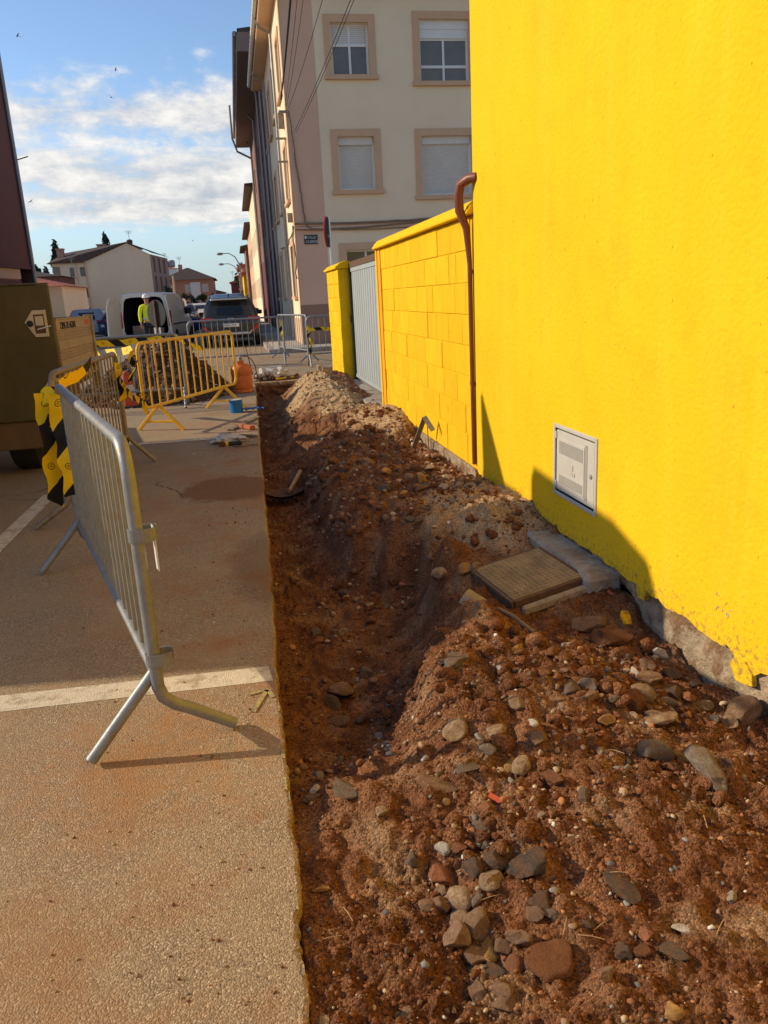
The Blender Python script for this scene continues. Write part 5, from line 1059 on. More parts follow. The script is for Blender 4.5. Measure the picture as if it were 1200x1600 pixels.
yel = barrier('bright yellow painted barrier on A shaped feet near the orange gas cylinder', -1.12, 9.23, math.atan2(2.27, 1.04), 2.50, H=1.03, m='ypaint', n=13, zb=.30, r=.019, style='A', foot=.30, rb=.0105)
g1 = barrier('galvanised barrier with striped tape tied along it in front of the soil heap', -3.05, 11.55, .02, 2.25, side=1, n=15)
g2 = barrier('galvanised barrier standing across the road behind the dark grey car', -1.06, 18.0, .0, 2.08, side=1, n=15, H=1.06)
g3 = barrier('galvanised barrier set obliquely against the pink brown house corner', 1.58, 18.3, math.atan2(2.1, -.55), 2.15, side=1, n=15, H=1.06)
g4 = barrier('galvanised barrier half hidden behind the yellow pillar', 1.46, 17.0, .04, 2.1, side=1, n=15, H=1.05)

# ------------------------------------------------------------------ barricade tape
def tape(label, pts, ups, w=.10, period=.36, twist=None):
    o = ribbon(pts, ups, w, 'tape', 'barricade_tape', loc=tuple(pts[0]), period=period); tag(o, label, 'tape', 'yellow and black barricade tape'); return o
def tw(n, base, amp, f, ph): return [(base[0] + amp * math.sin(i * f + ph), base[1] + amp * math.cos(i * f * .8 + ph), base[2] + .2 * amp * math.sin(i * f * 1.7)) for i in range(n)]
def hang(x, y, z0, z1, dx, dy, n=16, j=.008): return [(x + dx * (i / n) + j * math.sin(i * 1.1), y + dy * (i / n) + j * math.cos(i * 1.5), z0 + (z1 - z0) * i / n) for i in range(n + 1)]
tape('wide striped tape hanging from the far end of the nearest barrier', hang(-.985, 4.44, 1.00, .44, .02, -.02), tw(17, (1, .25, .12), .22, .5, 0), .105)
tape('narrower twisted striped tape hanging left of the wide strip at the barrier end', hang(-1.065, 4.48, 1.00, .38, -.02, .02), tw(17, (.7, .5, -.1), .55, .6, 1), .095)
tape('short loose end of striped tape folded over the barrier corner', [(-1.10, 4.5, .93), (-1.08, 4.49, .97), (-1.05, 4.48, .99), (-1.0, 4.46, .99), (-.98, 4.45, .96), (-1.0, 4.45, .90), (-1.04, 4.46, .82)], [(.2, .5, 1), (.1, .4, 1), (0, .3, 1), (0, .3, 1), (.4, .2, .8), (1, .2, .2), (1, .2, 0)], .09)
tape('small yellow tape flag blown out over the brown barrier', [(-1.0, 4.6, 1.02), (-.97, 4.7, 1.045), (-.93, 4.8, 1.055), (-.90, 4.9, 1.085), (-.88, 4.98, 1.12)], [(.1, .2, 1), (.1, .2, 1), (.15, .2, 1), (.2, .2, 1), (.2, .2, 1)], .07, period=.6)
tape('upper striped tape stretched along the top rail before the soil heap', [(p.x, p.y, p.z) for p in sag((-2.6, 11.52, 1.0), (-1.0, 11.5, .98), .03, 14, .01)], tw(15, (0, .15, 1), .25, .7, 0), .09)
tape('lower striped tape stretched from the trailer to the yellow barrier', [(p.x, p.y, p.z) for p in sag((-2.4, 10.9, .90), (-1.10, 9.25, .98), .04, 14, .008)], tw(15, (.1, .2, 1), .25, .6, 1), .10)
tape('tape knotted in loops on the left end of the yellow barrier', [(-1.10, 9.22, 1.0), (-1.17, 9.2, .96), (-1.20, 9.2, .88), (-1.17, 9.19, .80), (-1.12, 9.2, .86), (-1.15, 9.18, .78), (-1.21, 9.18, .70), (-1.23, 9.17, .63)], tw(8, (.8, .1, .5), .5, 1.0, 0), .06)
tape('tape wound low round the left upright of the yellow barrier', [(-1.09, 9.2, .52), (-1.14, 9.2, .48), (-1.10, 9.26, .44), (-1.05, 9.2, .50), (-1.13, 9.19, .40), (-1.12, 9.2, .32), (-1.09, 9.2, .24)], tw(7, (.7, .1, .6), .5, 1.3, 0), .05)
tape('tape trailing off the right end of the taped barrier', [(p.x, p.y, p.z) for p in sag((-.86, 11.5, 1.0), (-.50, 11.9, .78), .02, 8, .006)], (0, .3, 1), .07)
tape('tape strung from the brown barrier down to the traffic cone', [(p.x, p.y, p.z) for p in sag((-1.13, 7.45, .86), (-1.08, 9.15, .42), .10, 14, .01)], tw(15, (.5, .1, .8), .5, .6, 0), .07)
tape('tape loosely knotted on the far upright of the brown barrier', hang(-1.12, 7.47, .95, .60, .03, .0, 9, .02), tw(10, (1, .2, .3), .7, .8, 0), .07)
tape('striped tape across the barrier behind the yellow pillar', [(p.x, p.y, p.z) for p in sag((1.46, 16.95, .80), (2.5, 16.9, .80), .02, 10, .012)], tw(11, (0, .2, 1), .3, .8, 0), .07)
tape('tape dangling in a bunch from the left upright by the yellow pillar', hang(1.48, 16.93, .86, .25, .05, 0, 12, .03), tw(13, (1, .2, .2), .7, .9, 0), .06)
tape('tape tied on the far end of the oblique barrier by the house corner', hang(1.08, 20.1, .95, .45, .03, 0, 8, .02), tw(9, (1, .2, .2), .6, .8, 0), .08)

# ------------------------------------------------------------------ olive service trailer with cream dropside
tr = thing('service_trailer', 'olive and tan works trailer with steel latches and ribbed cream dropside', 'trailer', (-2.4, 7.5, 0), world=True)
Ft = Face((-1.55, 7.30, 0), (-1, 0, 0), (0, -1, 0))
MB().box(-3.6, -1.552, 7.30, 7.36, .50, 1.645).build('tailboard', 'olive', tr, bevel=.006)
MB().box(-3.6, -1.552, 7.295, 7.365, 1.648, 1.662).build('tailboard_cap', 'olive', tr, bevel=.004)
MB().box(-3.55, -1.62, 7.33, 7.9, .245, .495).build('rear_valance', 'band', tr, bevel=.01)
def latch(u, z, part):
    b = MB(); a = 1.0
    b.prism([(-1.55 - u, z + .10), (-1.55 - u - .11, z + .10), (-1.55 - u - .185, z + .00), (-1.55 - u - .11, z - .125), (-1.55 - u, z - .125)], 'y', 7.287, 7.299); lo = b.build('latch_plate', 'zincplate', tr, bevel=.003)
    c = MB(); c.box(-1.55 - u - .105, -1.55 - u - .02, 7.2845, 7.288, z - .095, z + .065); c.build('recess', 'rust', lo)
    c = MB(); c.box(-1.55 - u - .095, -1.55 - u - .03, 7.279, 7.2845, z - .03, z + .05); c.build('paddle', 'zincplate', lo, bevel=.004)
    c = MB(); c.bar((-1.55 - u - .085, 7.277, z - .06), (-1.55 - u + .03, 7.277, z - .035), .008, .008); c.build('handle', 'silver', lo)
    c = MB(); c.lathe([(.028, 0), (.028, .006), (.018, .006), (.018, .003), (.008, .003), (.008, .008)], 14, (-1.55 - u - .14, 7.287, z - .01), 'y', Matrix.Rotation(PI, 3, 'X')); c.build('lock', 'blackpl', lo)
latch(.045, 1.34, 0); latch(-.01, .76, 1)
for sx in (-2.02, -3.3):
    w_ = MB(); w_.lathe([(.20, -.11), (.33, -.11), (.35, -.08), (.35, .08), (.33, .11), (.20, .11)], 28, (sx, 7.75, .35), 'x'); wo = w_.build('wheel', 'black', tr, smooth=True)
    w_ = MB(); w_.lathe([(.05, -.05), (.20, -.07), (.20, .07), (.05, .09)], 20, (sx, 7.75, .35), 'x'); w_.build('rim', 'tan', wo)
ax = MB(); ax.tube([(-3.3, 7.75, .35), (-2.02, 7.75, .35)], .04, 8); ax.box(-3.4, -1.75, 7.9, 9.05, .55, .70); ax.box(-3.5, -1.62, 7.8, 9.10, .70, .80); ax.build('chassis', 'band', tr)
ds = MB()
Fd = Face((-1.565, 7.42, 0), (.01, 1.62, 0), (1.62, -.01, 0)); Ld = 1.62
prof = [(.84, 0), (.84, .012), (.96, .012)]
zz_ = .99
for k in range(4): prof += [(zz_ + k * .026, .012), (zz_ + k * .026 + .006, .003), (zz_ + k * .026 + .012, .003), (zz_ + k * .026 + .018, .012)]
for k in range(4): prof += [(1.16 + k * .026, .012), (1.166 + k * .026, .003), (1.172 + k * .026, .003), (1.178 + k * .026, .012)]
prof += [(1.345, .012), (1.352, .018), (1.360, .018), (1.360, -.03), (.84, -.03)]
ds.loft([[Fd.p(u, z, d) for z, d in prof] for u in (0, Ld)]); dso = ds.build('dropside', 'tan', tr)
pp = MB(); Fd.box(pp, Ld, Ld + .09, .62, 1.375, -.05, .03); pp.build('corner_post', 'galv_old', tr, bevel=.006)
pp = MB(); 
for u in (.75, 1.40):
    pp = MB(); Fd.box(pp, u, u + .045, .80, .93, .012, .035); pp.build('hinge', 'rust', tr)
pp = MB(); pp.box(-3.6, -1.60, 9.10, 9.13, .82, 1.36); pp.box(-3.6, -3.57, 7.4, 9.1, .82, 1.36); pp.build('headboard', 'galv_old', tr)
pp = MB(); Fd.box(pp, 1.32, 1.54, 1.275, 1.325, .013, .0145); pp.build('orange_sticker', 'conered', tr)
pp = MB(); Fd.box(pp, -.02, Ld, .78, .838, -.05, .02); pp.build('bed_rail', 'tan', tr)
rotd = Matrix((Fd.u, Vector((0, 0, 1)), Fd.n)).transposed().to_euler()
lettering('CIPAL DE AGUAS', .088, 'letter', tr, tuple(Fd.p(.15, 1.265, .014)), rotd)
dbx = MB(); dbx.tube([(-2.4, 9.0, .62), (-2.4, 10.2, .5)], .03, 8); dbx.tube([(-2.4, 10.1, .5), (-2.4, 10.12, 0)], .02, 8); dbx.build('drawbar', 'band', tr)

# unseen lorry left of view, shaped to cast the shadow on road and wall
lo = thing('shadow_lorry', 'unseen white lorry with a loaded bed outside the left edge, shaped for its shadow', 'lorry', (-3.7, 6.5, 0), world=True)
def cabring(y, z0, z1, w, rd=.12): return [(-3.7 + sx * (w - (rd if k else 0)), y, (z0 if sz < 0 else z1) - (0 if k else sz * rd)) for sx, sz, k in ((-1, -1, 1), (1, -1, 1), (1, -1, 0), (1, 1, 0), (1, 1, 1), (-1, 1, 1), (-1, 1, 0), (-1, -1, 0))]
cb_ = MB(); cb_.loft([cabring(4.00, .5, 1.35, 1.0), cabring(4.08, .45, 1.75, 1.06), cabring(4.35, .45, 2.44, 1.09), cabring(4.7, .45, 2.53, 1.10), cabring(5.75, .45, 2.58, 1.10)]); cb_.build('cab', 'vanpaint', lo, bevel=.02)
wn_ = MB(); wn_.add([(-2.595, 4.5, 1.6), (-2.595, 5.3, 1.6), (-2.595, 5.3, 2.3), (-2.595, 4.75, 2.3)], [(0, 1, 2, 3)]); wn_.build('side_window', 'carglass', lo)
bd = MB(); bd.box(-4.75, -2.62, 5.85, 9.15, .85, 2.08); bd.build('load_body', 'galv_old', lo, bevel=.02)
bm_ = MB(); bm_.box(-4.6, -2.8, 4.6, 9.1, .45, .86); bm_.box(-4.7, -2.66, 5.75, 9.2, .25, .5); bm_.build('chassis', 'blackpl', lo)
for sx in (-2.85, -4.55):
    for yy in (5.0, 8.2):
        w_ = MB(); w_.lathe([(.24, -.12), (.38, -.12), (.40, -.09), (.40, .09), (.38, .12), (.24, .12)], 24, (sx, yy, .40), 'x'); w_.lathe([(.02, -.06), (.24, -.08), (.24, .08), (.02, .06)], 18, (sx, yy, .40), 'x'); w_.build('wheel', 'black', lo, smooth=True)
jb = MB().box(-3.4, -2.63, 5.92, 6.75, 2.08, 2.30); jb.build('shade_crate', 'wooddark', lo)  # crate added so its shade covers the sand mound
jb = MB(); jb.prism([(6.05, 2.06), (6.72, 2.06), (6.77, 2.83), (6.73, 2.86), (6.69, 2.80)], 'x', -2.72, -2.62); jb.build('shadow_jib', 'ypaint', lo)  # added jib, outlined to throw the spiked shadow up the wall

# ------------------------------------------------------------------ small site things
def zat(x, y): return float(zterr(np.array([x]), np.array([y]))[0])
cn = thing('traffic_cone', 'dirty red and white traffic cone behind the brown barrier', 'traffic cone', (-1.67, 12.06, 0))
MB().box(-.19, .19, -.19, .19, 0, .03).build('base', 'black', cn, bevel=.01)
MB().lathe([(.14, .03), (.115, .17)], 20).build('lower_band', 'conered', cn); MB().lathe([(.115, .17), (.085, .33)], 20).build('white_band', 'conewhite', cn); MB().lathe([(.085, .33), (.05, .50), (.035, .52)], 20).build('upper_band', 'conered', cn)

gc = thing('gas_cylinder', 'squat orange butane cylinder with a grey regulator by the cut edge', 'gas cylinder', (.005, 13.0, 0))
MB().lathe([(.145, 0), (.160, .01), (.160, .035), (.150, .05), (.158, .065), (.165, .09), (.165, .25), (.160, .262), (.160, .275), (.168, .285), (.168, .37), (.155, .41), (.12, .445), (.07, .462), (.02, .465)], 32).build('body', 'orange', gc, smooth=True)
for s in (-1, 1):
    b = MB()
    for k in range(6):
        a0 = (PI / 2 if s > 0 else -PI / 2) - .5 + k * .17; a1 = a0 + .17
        b.bar((.105 * math.cos(a0), .105 * math.sin(a0), .475), (.105 * math.cos(a1), .105 * math.sin(a1), .475), .006, .07)
    b.build('collar', 'orange', gc)
MB().lathe([(.022, .46), (.022, .52), (.034, .525), (.034, .56), (.02, .565), (.02, .60), (.010, .61)], 14).build('regulator', 'galv', gc)
MB().tube([(.0, .0, .585), (-.03, -.06, .55), (-.03, -.07, .47), (-.02, -.08, .46)], .012, 8).build('regulator_lever', 'silver', gc)
hs = MB().tube([(.03, 0, .575), (.12, .0, .57), (.19, -.02, .50), (.23, -.04, .40), (.24, -.06, .30), (.27, -.1, .20), (.30, -.12, .12), (.25, -.14, .03), (.30, -.2, -.02), (.37, -.2, .05), (.34, -.2, .12), (.27, -.2, .10), (.28, -.22, .0), (.36, -.28, -.1), (.44, -.34, -.18)], .008, 8).build('hose', 'pipe', gc, smooth=True)
br_ = thing('film_roll', 'roll of blue plastic film standing on the asphalt with its end trailing', 'roll of film', (-.11, 10.6, 0))
MB().lathe([(.035, 0), (.088, 0), (.090, .165), (.085, .17), (.035, .17)], 24).build('roll', 'blue', br_, smooth=True); MB().lathe([(.030, .168), (.084, .172), (.030, .173)], 20).build('core', 'bag', br_)
b = MB(); q = np.random.RandomState(2); n = 26
for i in range(n):
    for j in range(4): b.v.append((.05 + i * .0125, -.06 + .03 * j + .03 * math.sin(i * .5), .012 + abs(math.sin(i * .9 + j)) * .035 + .01 * q.rand()))
for i in range(n - 1):
    for j in range(3): b.f.append((i * 4 + j, i * 4 + j + 1, i * 4 + 5 + j, i * 4 + 4 + j))
b.build('loose_film', 'blue', br_, smooth=True)
pd = thing('angle_grinder', 'dusty angle grinder with an orange collar lying at the road edge', 'power tool', (-.20, 8.07, .022)); pd.scale = (.62, .62, .62)
MB().lathe([(.030, -.13), (.045, -.12), (.048, -.07), (.040, -.06)], 16, axis='x').build('gear_head', 'blue' if 0 else 'blackpl', pd, smooth=True); MB().lathe([(.043, -.06), (.046, -.02), (.040, .0)], 16, axis='x').build('collar', 'ochre' if 0 else 'ypaint', pd, smooth=True); MB().lathe([(.036, 0), (.032, .10), (.034, .2), (.02, .22)], 16, axis='x').build('body', 'blackpl', pd, smooth=True); MB().lathe([(.01, -.0), (.062, 0), (.062, .004), (.01, .004)], 20, (-.10, -.05, .0), 'y').build('disc', 'rust', pd)
o = MB().bar((-.13, 8.25, .03), (.0, 7.98, .075), .03, .02).build('wood_stake', 'wood', loc=(-.1, 8.1, 0), bevel=.003); tag(o, 'short wooden stake lying over the angle grinder', 'stake')
o = MB().bar((-.235, 8.75, .02), (-.09, 8.32, .04), .012, .012).build('thin_stick', 'wood', loc=(-.1, 8.5, 0)); tag(o, 'thin pale stick leaning over the tools by the road edge', 'stick')
o = MB().tube([(-.15, 8.0, .01), (-.10, 7.94, .012), (-.05, 7.92, .015), (-.01, 7.97, .012), (.04, 7.98, .01), (.10, 7.95, .012)], .009, 6).build('strap', 'wooddark', loc=(-.05, 7.95, 0)); tag(o, 'brown strap curled on the asphalt in front of the angle grinder', 'strap')
o = MB().bar((-.19, 9.05, .012), (.15, 9.95, .012), .075, .018).build('grey_board', 'wooddark', loc=(0, 9.5, 0), bevel=.003); tag(o, 'flat grey board lying across to the edge of the trench', 'board')
o = MB().bar((-.10, 8.62, .015), (.10, 8.46, .018), .05, .02).build('grey_board', 'wooddark', loc=(0, 8.5, 0), bevel=.003); tag(o, 'short dark board lying beside the tools at the edge of the trench', 'board')
o = MB().bar((-.06, 9.2, .03), (.07, 8.95, .03), .07, .05).build('brick_piece', 'brickred', loc=(0, 9.1, 0), bevel=.01); tag(o, 'broken reddish brick lying between the board and the tools', 'brick')
def crumple(name, c, r, m, seed, parent=None, amp=.5):
    bm = bmesh.new(); bmesh.ops.create_icosphere(bm, subdivisions=3, radius=1); b = MB()
    for v in bm.verts:
        k = 1 + amp * mnoise.fractal(v.co * 2.4 + Vector((seed, 0, 0)), .7, 2.1, 4); v.co = Vector((v.co.x * r[0] * k, v.co.y * r[1] * k, max(-r[2] * .5, v.co.z * r[2] * k)))
    bm.verts.index_update(); b.v = [tuple(v.co + Vector(c)) for v in bm.verts]; b.f = [tuple(v.index for v in f.verts) for f in bm.faces]; bm.free()
    return b.build(name, m, parent, loc=None if parent else c)
tag(crumple('plastic_sheet', (-.20, 8.28, .03), (.16, .12, .05), 'clear', 3), 'crumpled dusty clear plastic beside the angle grinder', 'plastic sheet')
bg = crumple('cement_sack', (.66, 14.75, .10), (.24, .16, .11), 'bag', 8); tag(bg, 'crumpled dirty white sack at the far end of the trench', 'sack')
o = MB().lathe([(.04, -.22), (.065, -.22), (.065, .22), (.04, .22)], 16, (.55, 14.95, .16), 'x', Matrix.Rotation(.5, 3, 'Z')).build('pipe_offcut', 'clear', loc=(.55, 14.95, 0), smooth=True); tag(o, 'pale pipe offcut lying on the rubble behind the sack', 'pipe')
o = MB().bar((.62, 14.5, .03), (.95, 14.62, .04), .03, .03).build('level_tool', 'ochre' if 0 else 'ypaint', loc=(.7, 14.5, 0), bevel=.004); tag(o, 'yellow and grey tool handle lying in front of the sack', 'tool')
q = np.random.RandomState(8); n = 900; gx_ = .45 + q.randn(n) * .28; gy_ = 14.55 + q.rand(n) * .5; ok = gx_ > .22
gr = .012 + .035 * q.rand(n) ** 3; hgt = .10 * np.exp(-((gx_ - .4) / .3) ** 2); gravel('trench_rubble', gx_[ok], gy_[ok], (hgt * q.rand(n) + gr * .3)[ok], gr[ok], seed=9, weights=(.3, .25, .08, .32, .03, .02), chunk=True)
o = MB().box(1.42, 1.50, 14.8, 14.95, 0, .20).build('kerb_stone', 'concrete', loc=(1.46, 14.9, 0), bevel=.01); tag(o, 'small upright kerb stone by the far yellow pillar', 'kerb stone')
MB().box(1.54, 1.70, 14.82, 14.98, 0, .16).build('kerb_stone', 'concrete', loc=(1.6, 14.9, 0), bevel=.01); tag(bpy.data.objects['kerb_stone.001'], 'lower concrete block touching the far yellow pillar', 'kerb stone')

# soil heap
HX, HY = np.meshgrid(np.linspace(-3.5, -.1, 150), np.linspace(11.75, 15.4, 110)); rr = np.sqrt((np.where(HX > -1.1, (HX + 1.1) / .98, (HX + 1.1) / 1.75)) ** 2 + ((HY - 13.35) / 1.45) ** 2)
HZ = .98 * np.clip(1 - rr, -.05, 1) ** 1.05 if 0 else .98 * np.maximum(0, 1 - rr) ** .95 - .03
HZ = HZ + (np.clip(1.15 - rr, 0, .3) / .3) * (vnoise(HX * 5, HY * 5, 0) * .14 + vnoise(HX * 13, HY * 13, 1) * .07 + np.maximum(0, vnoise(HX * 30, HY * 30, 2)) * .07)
hp = grid_mesh('soil_heap', HX, HY, HZ, 'heapsoil', np.zeros_like(HX)); tag(hp, 'heap of dug out stony soil, coloured dark for shade, behind the yellow barrier', 'soil heap')
q = np.random.RandomState(6); i_ = q.randint(0, HX.size, 2600); ok = (rr.ravel()[i_] < 1.1); i_ = i_[ok]; gr = .010 + .030 * q.rand(len(i_)) ** 3
gravel('heap_stones', HX.ravel()[i_] + q.randn(len(i_)) * .02, HY.ravel()[i_] + q.randn(len(i_)) * .02, HZ.ravel()[i_] + gr * .3, gr, hp, seed=12, weights=(.35, .3, .06, .25, .02, .02), chunk=True)

# shovel lying in the trench
sh = thing('shovel', 'dark round bladed shovel with a short pale handle lying on the trench floor', 'shovel', (.29, 7.2, zat(.29, 7.2) + .07))
b = MB(); n = 9; rings = []
for i in range(n + 1):
    u = i / n; wv = .155 * math.sin(PI * (.10 + .88 * u) ** .8) ** .6
    rings.append([(-.17 + .36 * u, s * wv, .03 + .045 * (s * s) - .03 * math.sin(PI * u)) for s in (-1, -.5, 0, .5, 1)])
for i, r_ in enumerate(rings): b.v += r_
b.v += [(x, y_, z - .006) for x, y_, z in b.v[:]]
for i in range(n):
    for j in range(4): b.f += [(i * 5 + j, i * 5 + j + 1, i * 5 + 6 + j, i * 5 + 5 + j), (50 + i * 5 + j + 5, 50 + i * 5 + 6 + j, 50 + i * 5 + j + 1, 50 + i * 5 + j)]
b.build('blade', 'rust', sh, smooth=True)
MB().tube([(.05, .04, .05), (.16, .40, .10), (.22, .60, .13)], [.019, .021, .023], 10).build('handle', 'wood', sh, smooth=True)

# bent flat steel bar standing in the rubble against the block wall
bt = thing('bent_steel_bar', 'rusty flat steel bar bent like a hook standing against the yellow block wall', 'steel bar', (1.53, 6.95, zat(1.53, 6.95)))
MB().bar((-.02, .14, -.05), (.055, -.14, .335), .042, .012, (0, 1, 0)).build('long_leg', 'wooddark', bt); MB().bar((.052, -.15, .345), (.10, -.26, .235), .042, .012, (0, 1, 0)).build('short_leg', 'wooddark', bt)
MB().tube([(.07, -.18, .32), (.075, -.18, .0)], .004, 6).build('wire', 'rust', bt)
# thing: inspection chamber with iron cover
ic = thing('inspection_chamber', 'dusty square iron manhole cover on a broken brick and concrete chamber by the yellow wall', 'manhole', (1.33, 3.535, -.030)); ic.rotation_euler = (.078, -.138, .178); ic.scale = (.86, .84, .9)
MB().box(-.225, .225, -.235, .235, .040, .070).build('cover', 'iron', ic, bevel=.004)
tm = MB()
for i in range(14):
    for j in range(15):
        x, y_ = -.205 + i * .0315, -.215 + j * .0307; a = .004 if (i + j) % 2 else .011; c = .011 if (i + j) % 2 else .004
        tm.box(x - a, x + a, y_ - c, y_ + c, .070, .0735)
o = tm.build('tread_pattern', 'iron', ic); o['kind'] = 'stuff'
fr = MB(); fr.box(-.25, -.228, -.25, .25, .0, .066); fr.box(.228, .25, -.25, .25, .0, .066); fr.box(-.228, .228, -.26, -.238, .0, .066); fr.box(-.228, .228, .238, .26, .0, .066); fr.build('frame', 'rust', ic, bevel=.003)
MB().box(-.24, .27, -.25, .3, -.45, .0).build('chamber_wall', 'concrete', ic, bevel=.02)
MB().box(-.20, .26, -.30, -.262, -.02, .036).build('mortar_bed', 'concrete', ic, bevel=.012)
for i in range(3):
    hb = MB(); Fh = Face((-.19 + i * .165, -.318, 0), (1, 0, 0), (0, -1, 0)); panel(hb, Fh, 0, .15, -.115, -.03, [(.012 + .046 * a, .046 + .046 * a, -.108 + .040 * c_, -.076 + .040 * c_) for a in range(3) for c_ in range(2)], .09)
    hb.quad((-.19 + i * .165, -.318, -.03), (-.04 + i * .165, -.318, -.03), (-.04 + i * .165, -.22, -.03), (-.19 + i * .165, -.22, -.03)); hb.quad((-.19 + i * .165, -.22, -.12), (-.04 + i * .165, -.22, -.12), (-.04 + i * .165, -.22, -.03), (-.19 + i * .165, -.22, -.03)); hb.build('hollow_brick', 'brickred', ic)
o = MB().box(1.54, 1.73, 3.30, 4.25, -.2, .055).build('concrete_strip', 'concrete', loc=(1.6, 3.8, 0), bevel=.02); tag(o, 'strip of old concrete between the manhole cover and the yellow wall', 'concrete strip')
b = MB(); pts = []
for i in range(9):
    a = .2 + 2.2 * i / 8; pts.append((math.cos(a) * .09, math.sin(a) * .09))
b.loft([[(x, yy, z) for x, z in pts] + [(x * .86, yy, z * .86) for x, z in reversed(pts)] for yy in (-.09, .10)]); o = b.build('pipe_shard', 'galv_old'); o.scale = (.7, .7, .7); o.location = (1.01, 3.40, -.07); o.rotation_euler = (.5, -.5, .6); tag(o, 'grey curved pipe shard stuck in the soil left of the manhole', 'pipe shard')
o = MB().tube([(1.03, 3.10, zat(1.03, 3.10) + .02), (1.07, 3.02, zat(1.07, 3.02) + .025), (1.12, 2.90, zat(1.12, 2.90) + .015)], [.008, .010, .009], 7).build('stick', 'wooddark', loc=(1.07, 3, 0)); tag(o, 'brown stick lying on the soil below the manhole cover', 'stick')
o = MB().prism([(-.02, -.03), (.015, -.035), (.025, .0), (.018, .03), (-.012, .035), (-.028, .01)], 'z', 0, .012).build('render_flake', 'yellow'); o.location = (1.60, 3.02, zat(1.60, 3.02) + .02); o.rotation_euler = (.9, .2, .3); tag(o, 'fallen flake of yellow render in the hole by the plinth', 'render flake')
o = crumple('broken_brick', (1.66, 3.33, -.07), (.07, .09, .06), 'brickred', 15); tag(o, 'broken hollow brick lump stuck in the hole under the yellow wall', 'brick')
o = MB().prism([(-.02, -.008), (.02, -.010), (.022, .006), (-.018, .010)], 'z', 0, .008).build('tile_shard', 'conered'); x, y_ = .60, 1.86; o.location = (x, y_, zat(x, y_) + .006); o.rotation_euler = (.4, .1, -.8); tag(o, 'small orange red tile shard on the foreground soil', 'tile shard')
# loose dry straws
st_ = MB(); q = random.Random(9)
for x, y_, a, l in ((.075, 1.50, 0, .06), (.62, 1.40, 1.0, .07), (.70, 1.38, .4, .05), (.48, 1.53, .1, .07), (.36, 1.56, .0, .05), (1.02, 1.95, -.8, .05), (.13, 1.58, 1.9, .05), (.95, 1.30, .7, .05), (.8, 1.5, -.3, .05), (.55, 2.0, .5, .05), (1.1, 1.6, 1.2, .05), (.66, 1.35, -.5, .06)):
    z = zat(x, y_) + .008; st_.tube([(x - l / 2 * math.cos(a), y_ - l / 2 * math.sin(a), z), (x, y_, z + .004), (x + l / 2 * math.cos(a), y_ + l / 2 * math.sin(a), z + .002)], .0011, 5)
o = st_.build('dry_straw', 'wood'); o['kind'] = 'stuff'
# white round sign seen from behind and red rimmed sign edge on
sg = thing('round_sign', 'round traffic sign seen from its grey back in front of the open van', 'traffic sign', (-1.76, 19, 0), rz=math.radians(-44))
MB().lathe([(.0, 0), (.285, 0), (.30, -.012), (.30, -.02), (.0, -.02)], 40, (0, .0, 1.26), 'y').build('disc', 'signback', sg); MB().lathe([(.292, -.024), (.303, -.024), (.303, .004), (.292, .004)], 40, (0, 0, 1.26), 'y').build('rim', 'blackpl', sg)
b = MB(); b.box(-.018, .018, -.075, -.03, .0, 1.55); b.build('post', 'rust', sg); b = MB(); b.box(-.11, -.018, -.05, -.03, .0, .95); b.box(.018, .11, -.05, -.03, .0, .95); b.build('stand_plate', 'signback', sg); b = MB(); b.box(-.20, -.11, -.026, -.021, 1.28, 1.42); b.build('sticker', 'blackpl', sg); b = MB(); b.box(-.25, .25, -.3, .22, 0, .04); b.build('base', 'blackpl', sg)
sg = thing('round_sign', 'red rimmed round sign seen edge on above the yellow pillar', 'traffic sign', (2.33, 19.5, 0), rz=math.radians(74))
MB().lathe([(.0, .03), (.33, .03), (.35, .02), (.35, -.01), (.0, -.01)], 40, (0, .0, 2.92), 'y').build('disc', 'signred', sg); MB().lathe([(.0, -.012), (.335, -.012), (.335, -.016), (.0, -.016)], 32, (0, 0, 2.92), 'y').build('back_plate', 'blackpl', sg); MB().tube([(0, -.06, 0), (0, -.06, 3.25)], .03, 10).build('post', 'silver', sg, smooth=True); MB().box(-.04, .04, -.06, -.01, 2.8, 2.84).build('bracket', 'silver', sg)

# ------------------------------------------------------------------ vehicles (local: y = forward, origin on the ground under the tail)
def rring(y, hw, z0, z1, r=.10, n=3):
    pts = []
    for cx, cz, a0 in ((hw - r, z0 + r, -PI / 2), (hw - r, z1 - r, 0), (-hw + r, z1 - r, PI / 2), (-hw + r, z0 + r, PI)):
        for k in range(n + 1):
            a = a0 + PI / 2 * k / n; pts.append((cx + r * math.cos(a), y, cz + r * math.sin(a)))
    return pts
def zring(z, y0, y1, hw, r=.18, n=4):
    pts = []
    for cx, cy, a0 in ((hw - r, y0 + r, -PI / 2), (hw - r, y1 - r, 0), (-hw + r, y1 - r, PI / 2), (-hw + r, y0 + r, PI)):
        for k in range(n + 1):
            a = a0 + PI / 2 * k / n; pts.append((cx + r * math.cos(a), cy + r * math.sin(a), z))
    return pts
def wheels(t, W_, ys, r, w=.21, rim='silver'):
    for s in (-1, 1):
        for y in ys:
            o = MB().lathe([(r * .62, -w / 2), (r * .94, -w / 2), (r, -w / 2 + .03), (r, w / 2 - .03), (r * .94, w / 2), (r * .62, w / 2)], 26, (s * (W_ / 2 - w / 2), y, r), 'x').build('wheel', 'black', t, smooth=True)
            MB().lathe([(.03, -w / 2 + .015), (r * .62, -w / 2 + .03), (r * .62, w / 2 - .03), (.03, w / 2 - .015)], 18, (s * (W_ / 2 - w / 2), y, r), 'x').build('rim', rim, o)
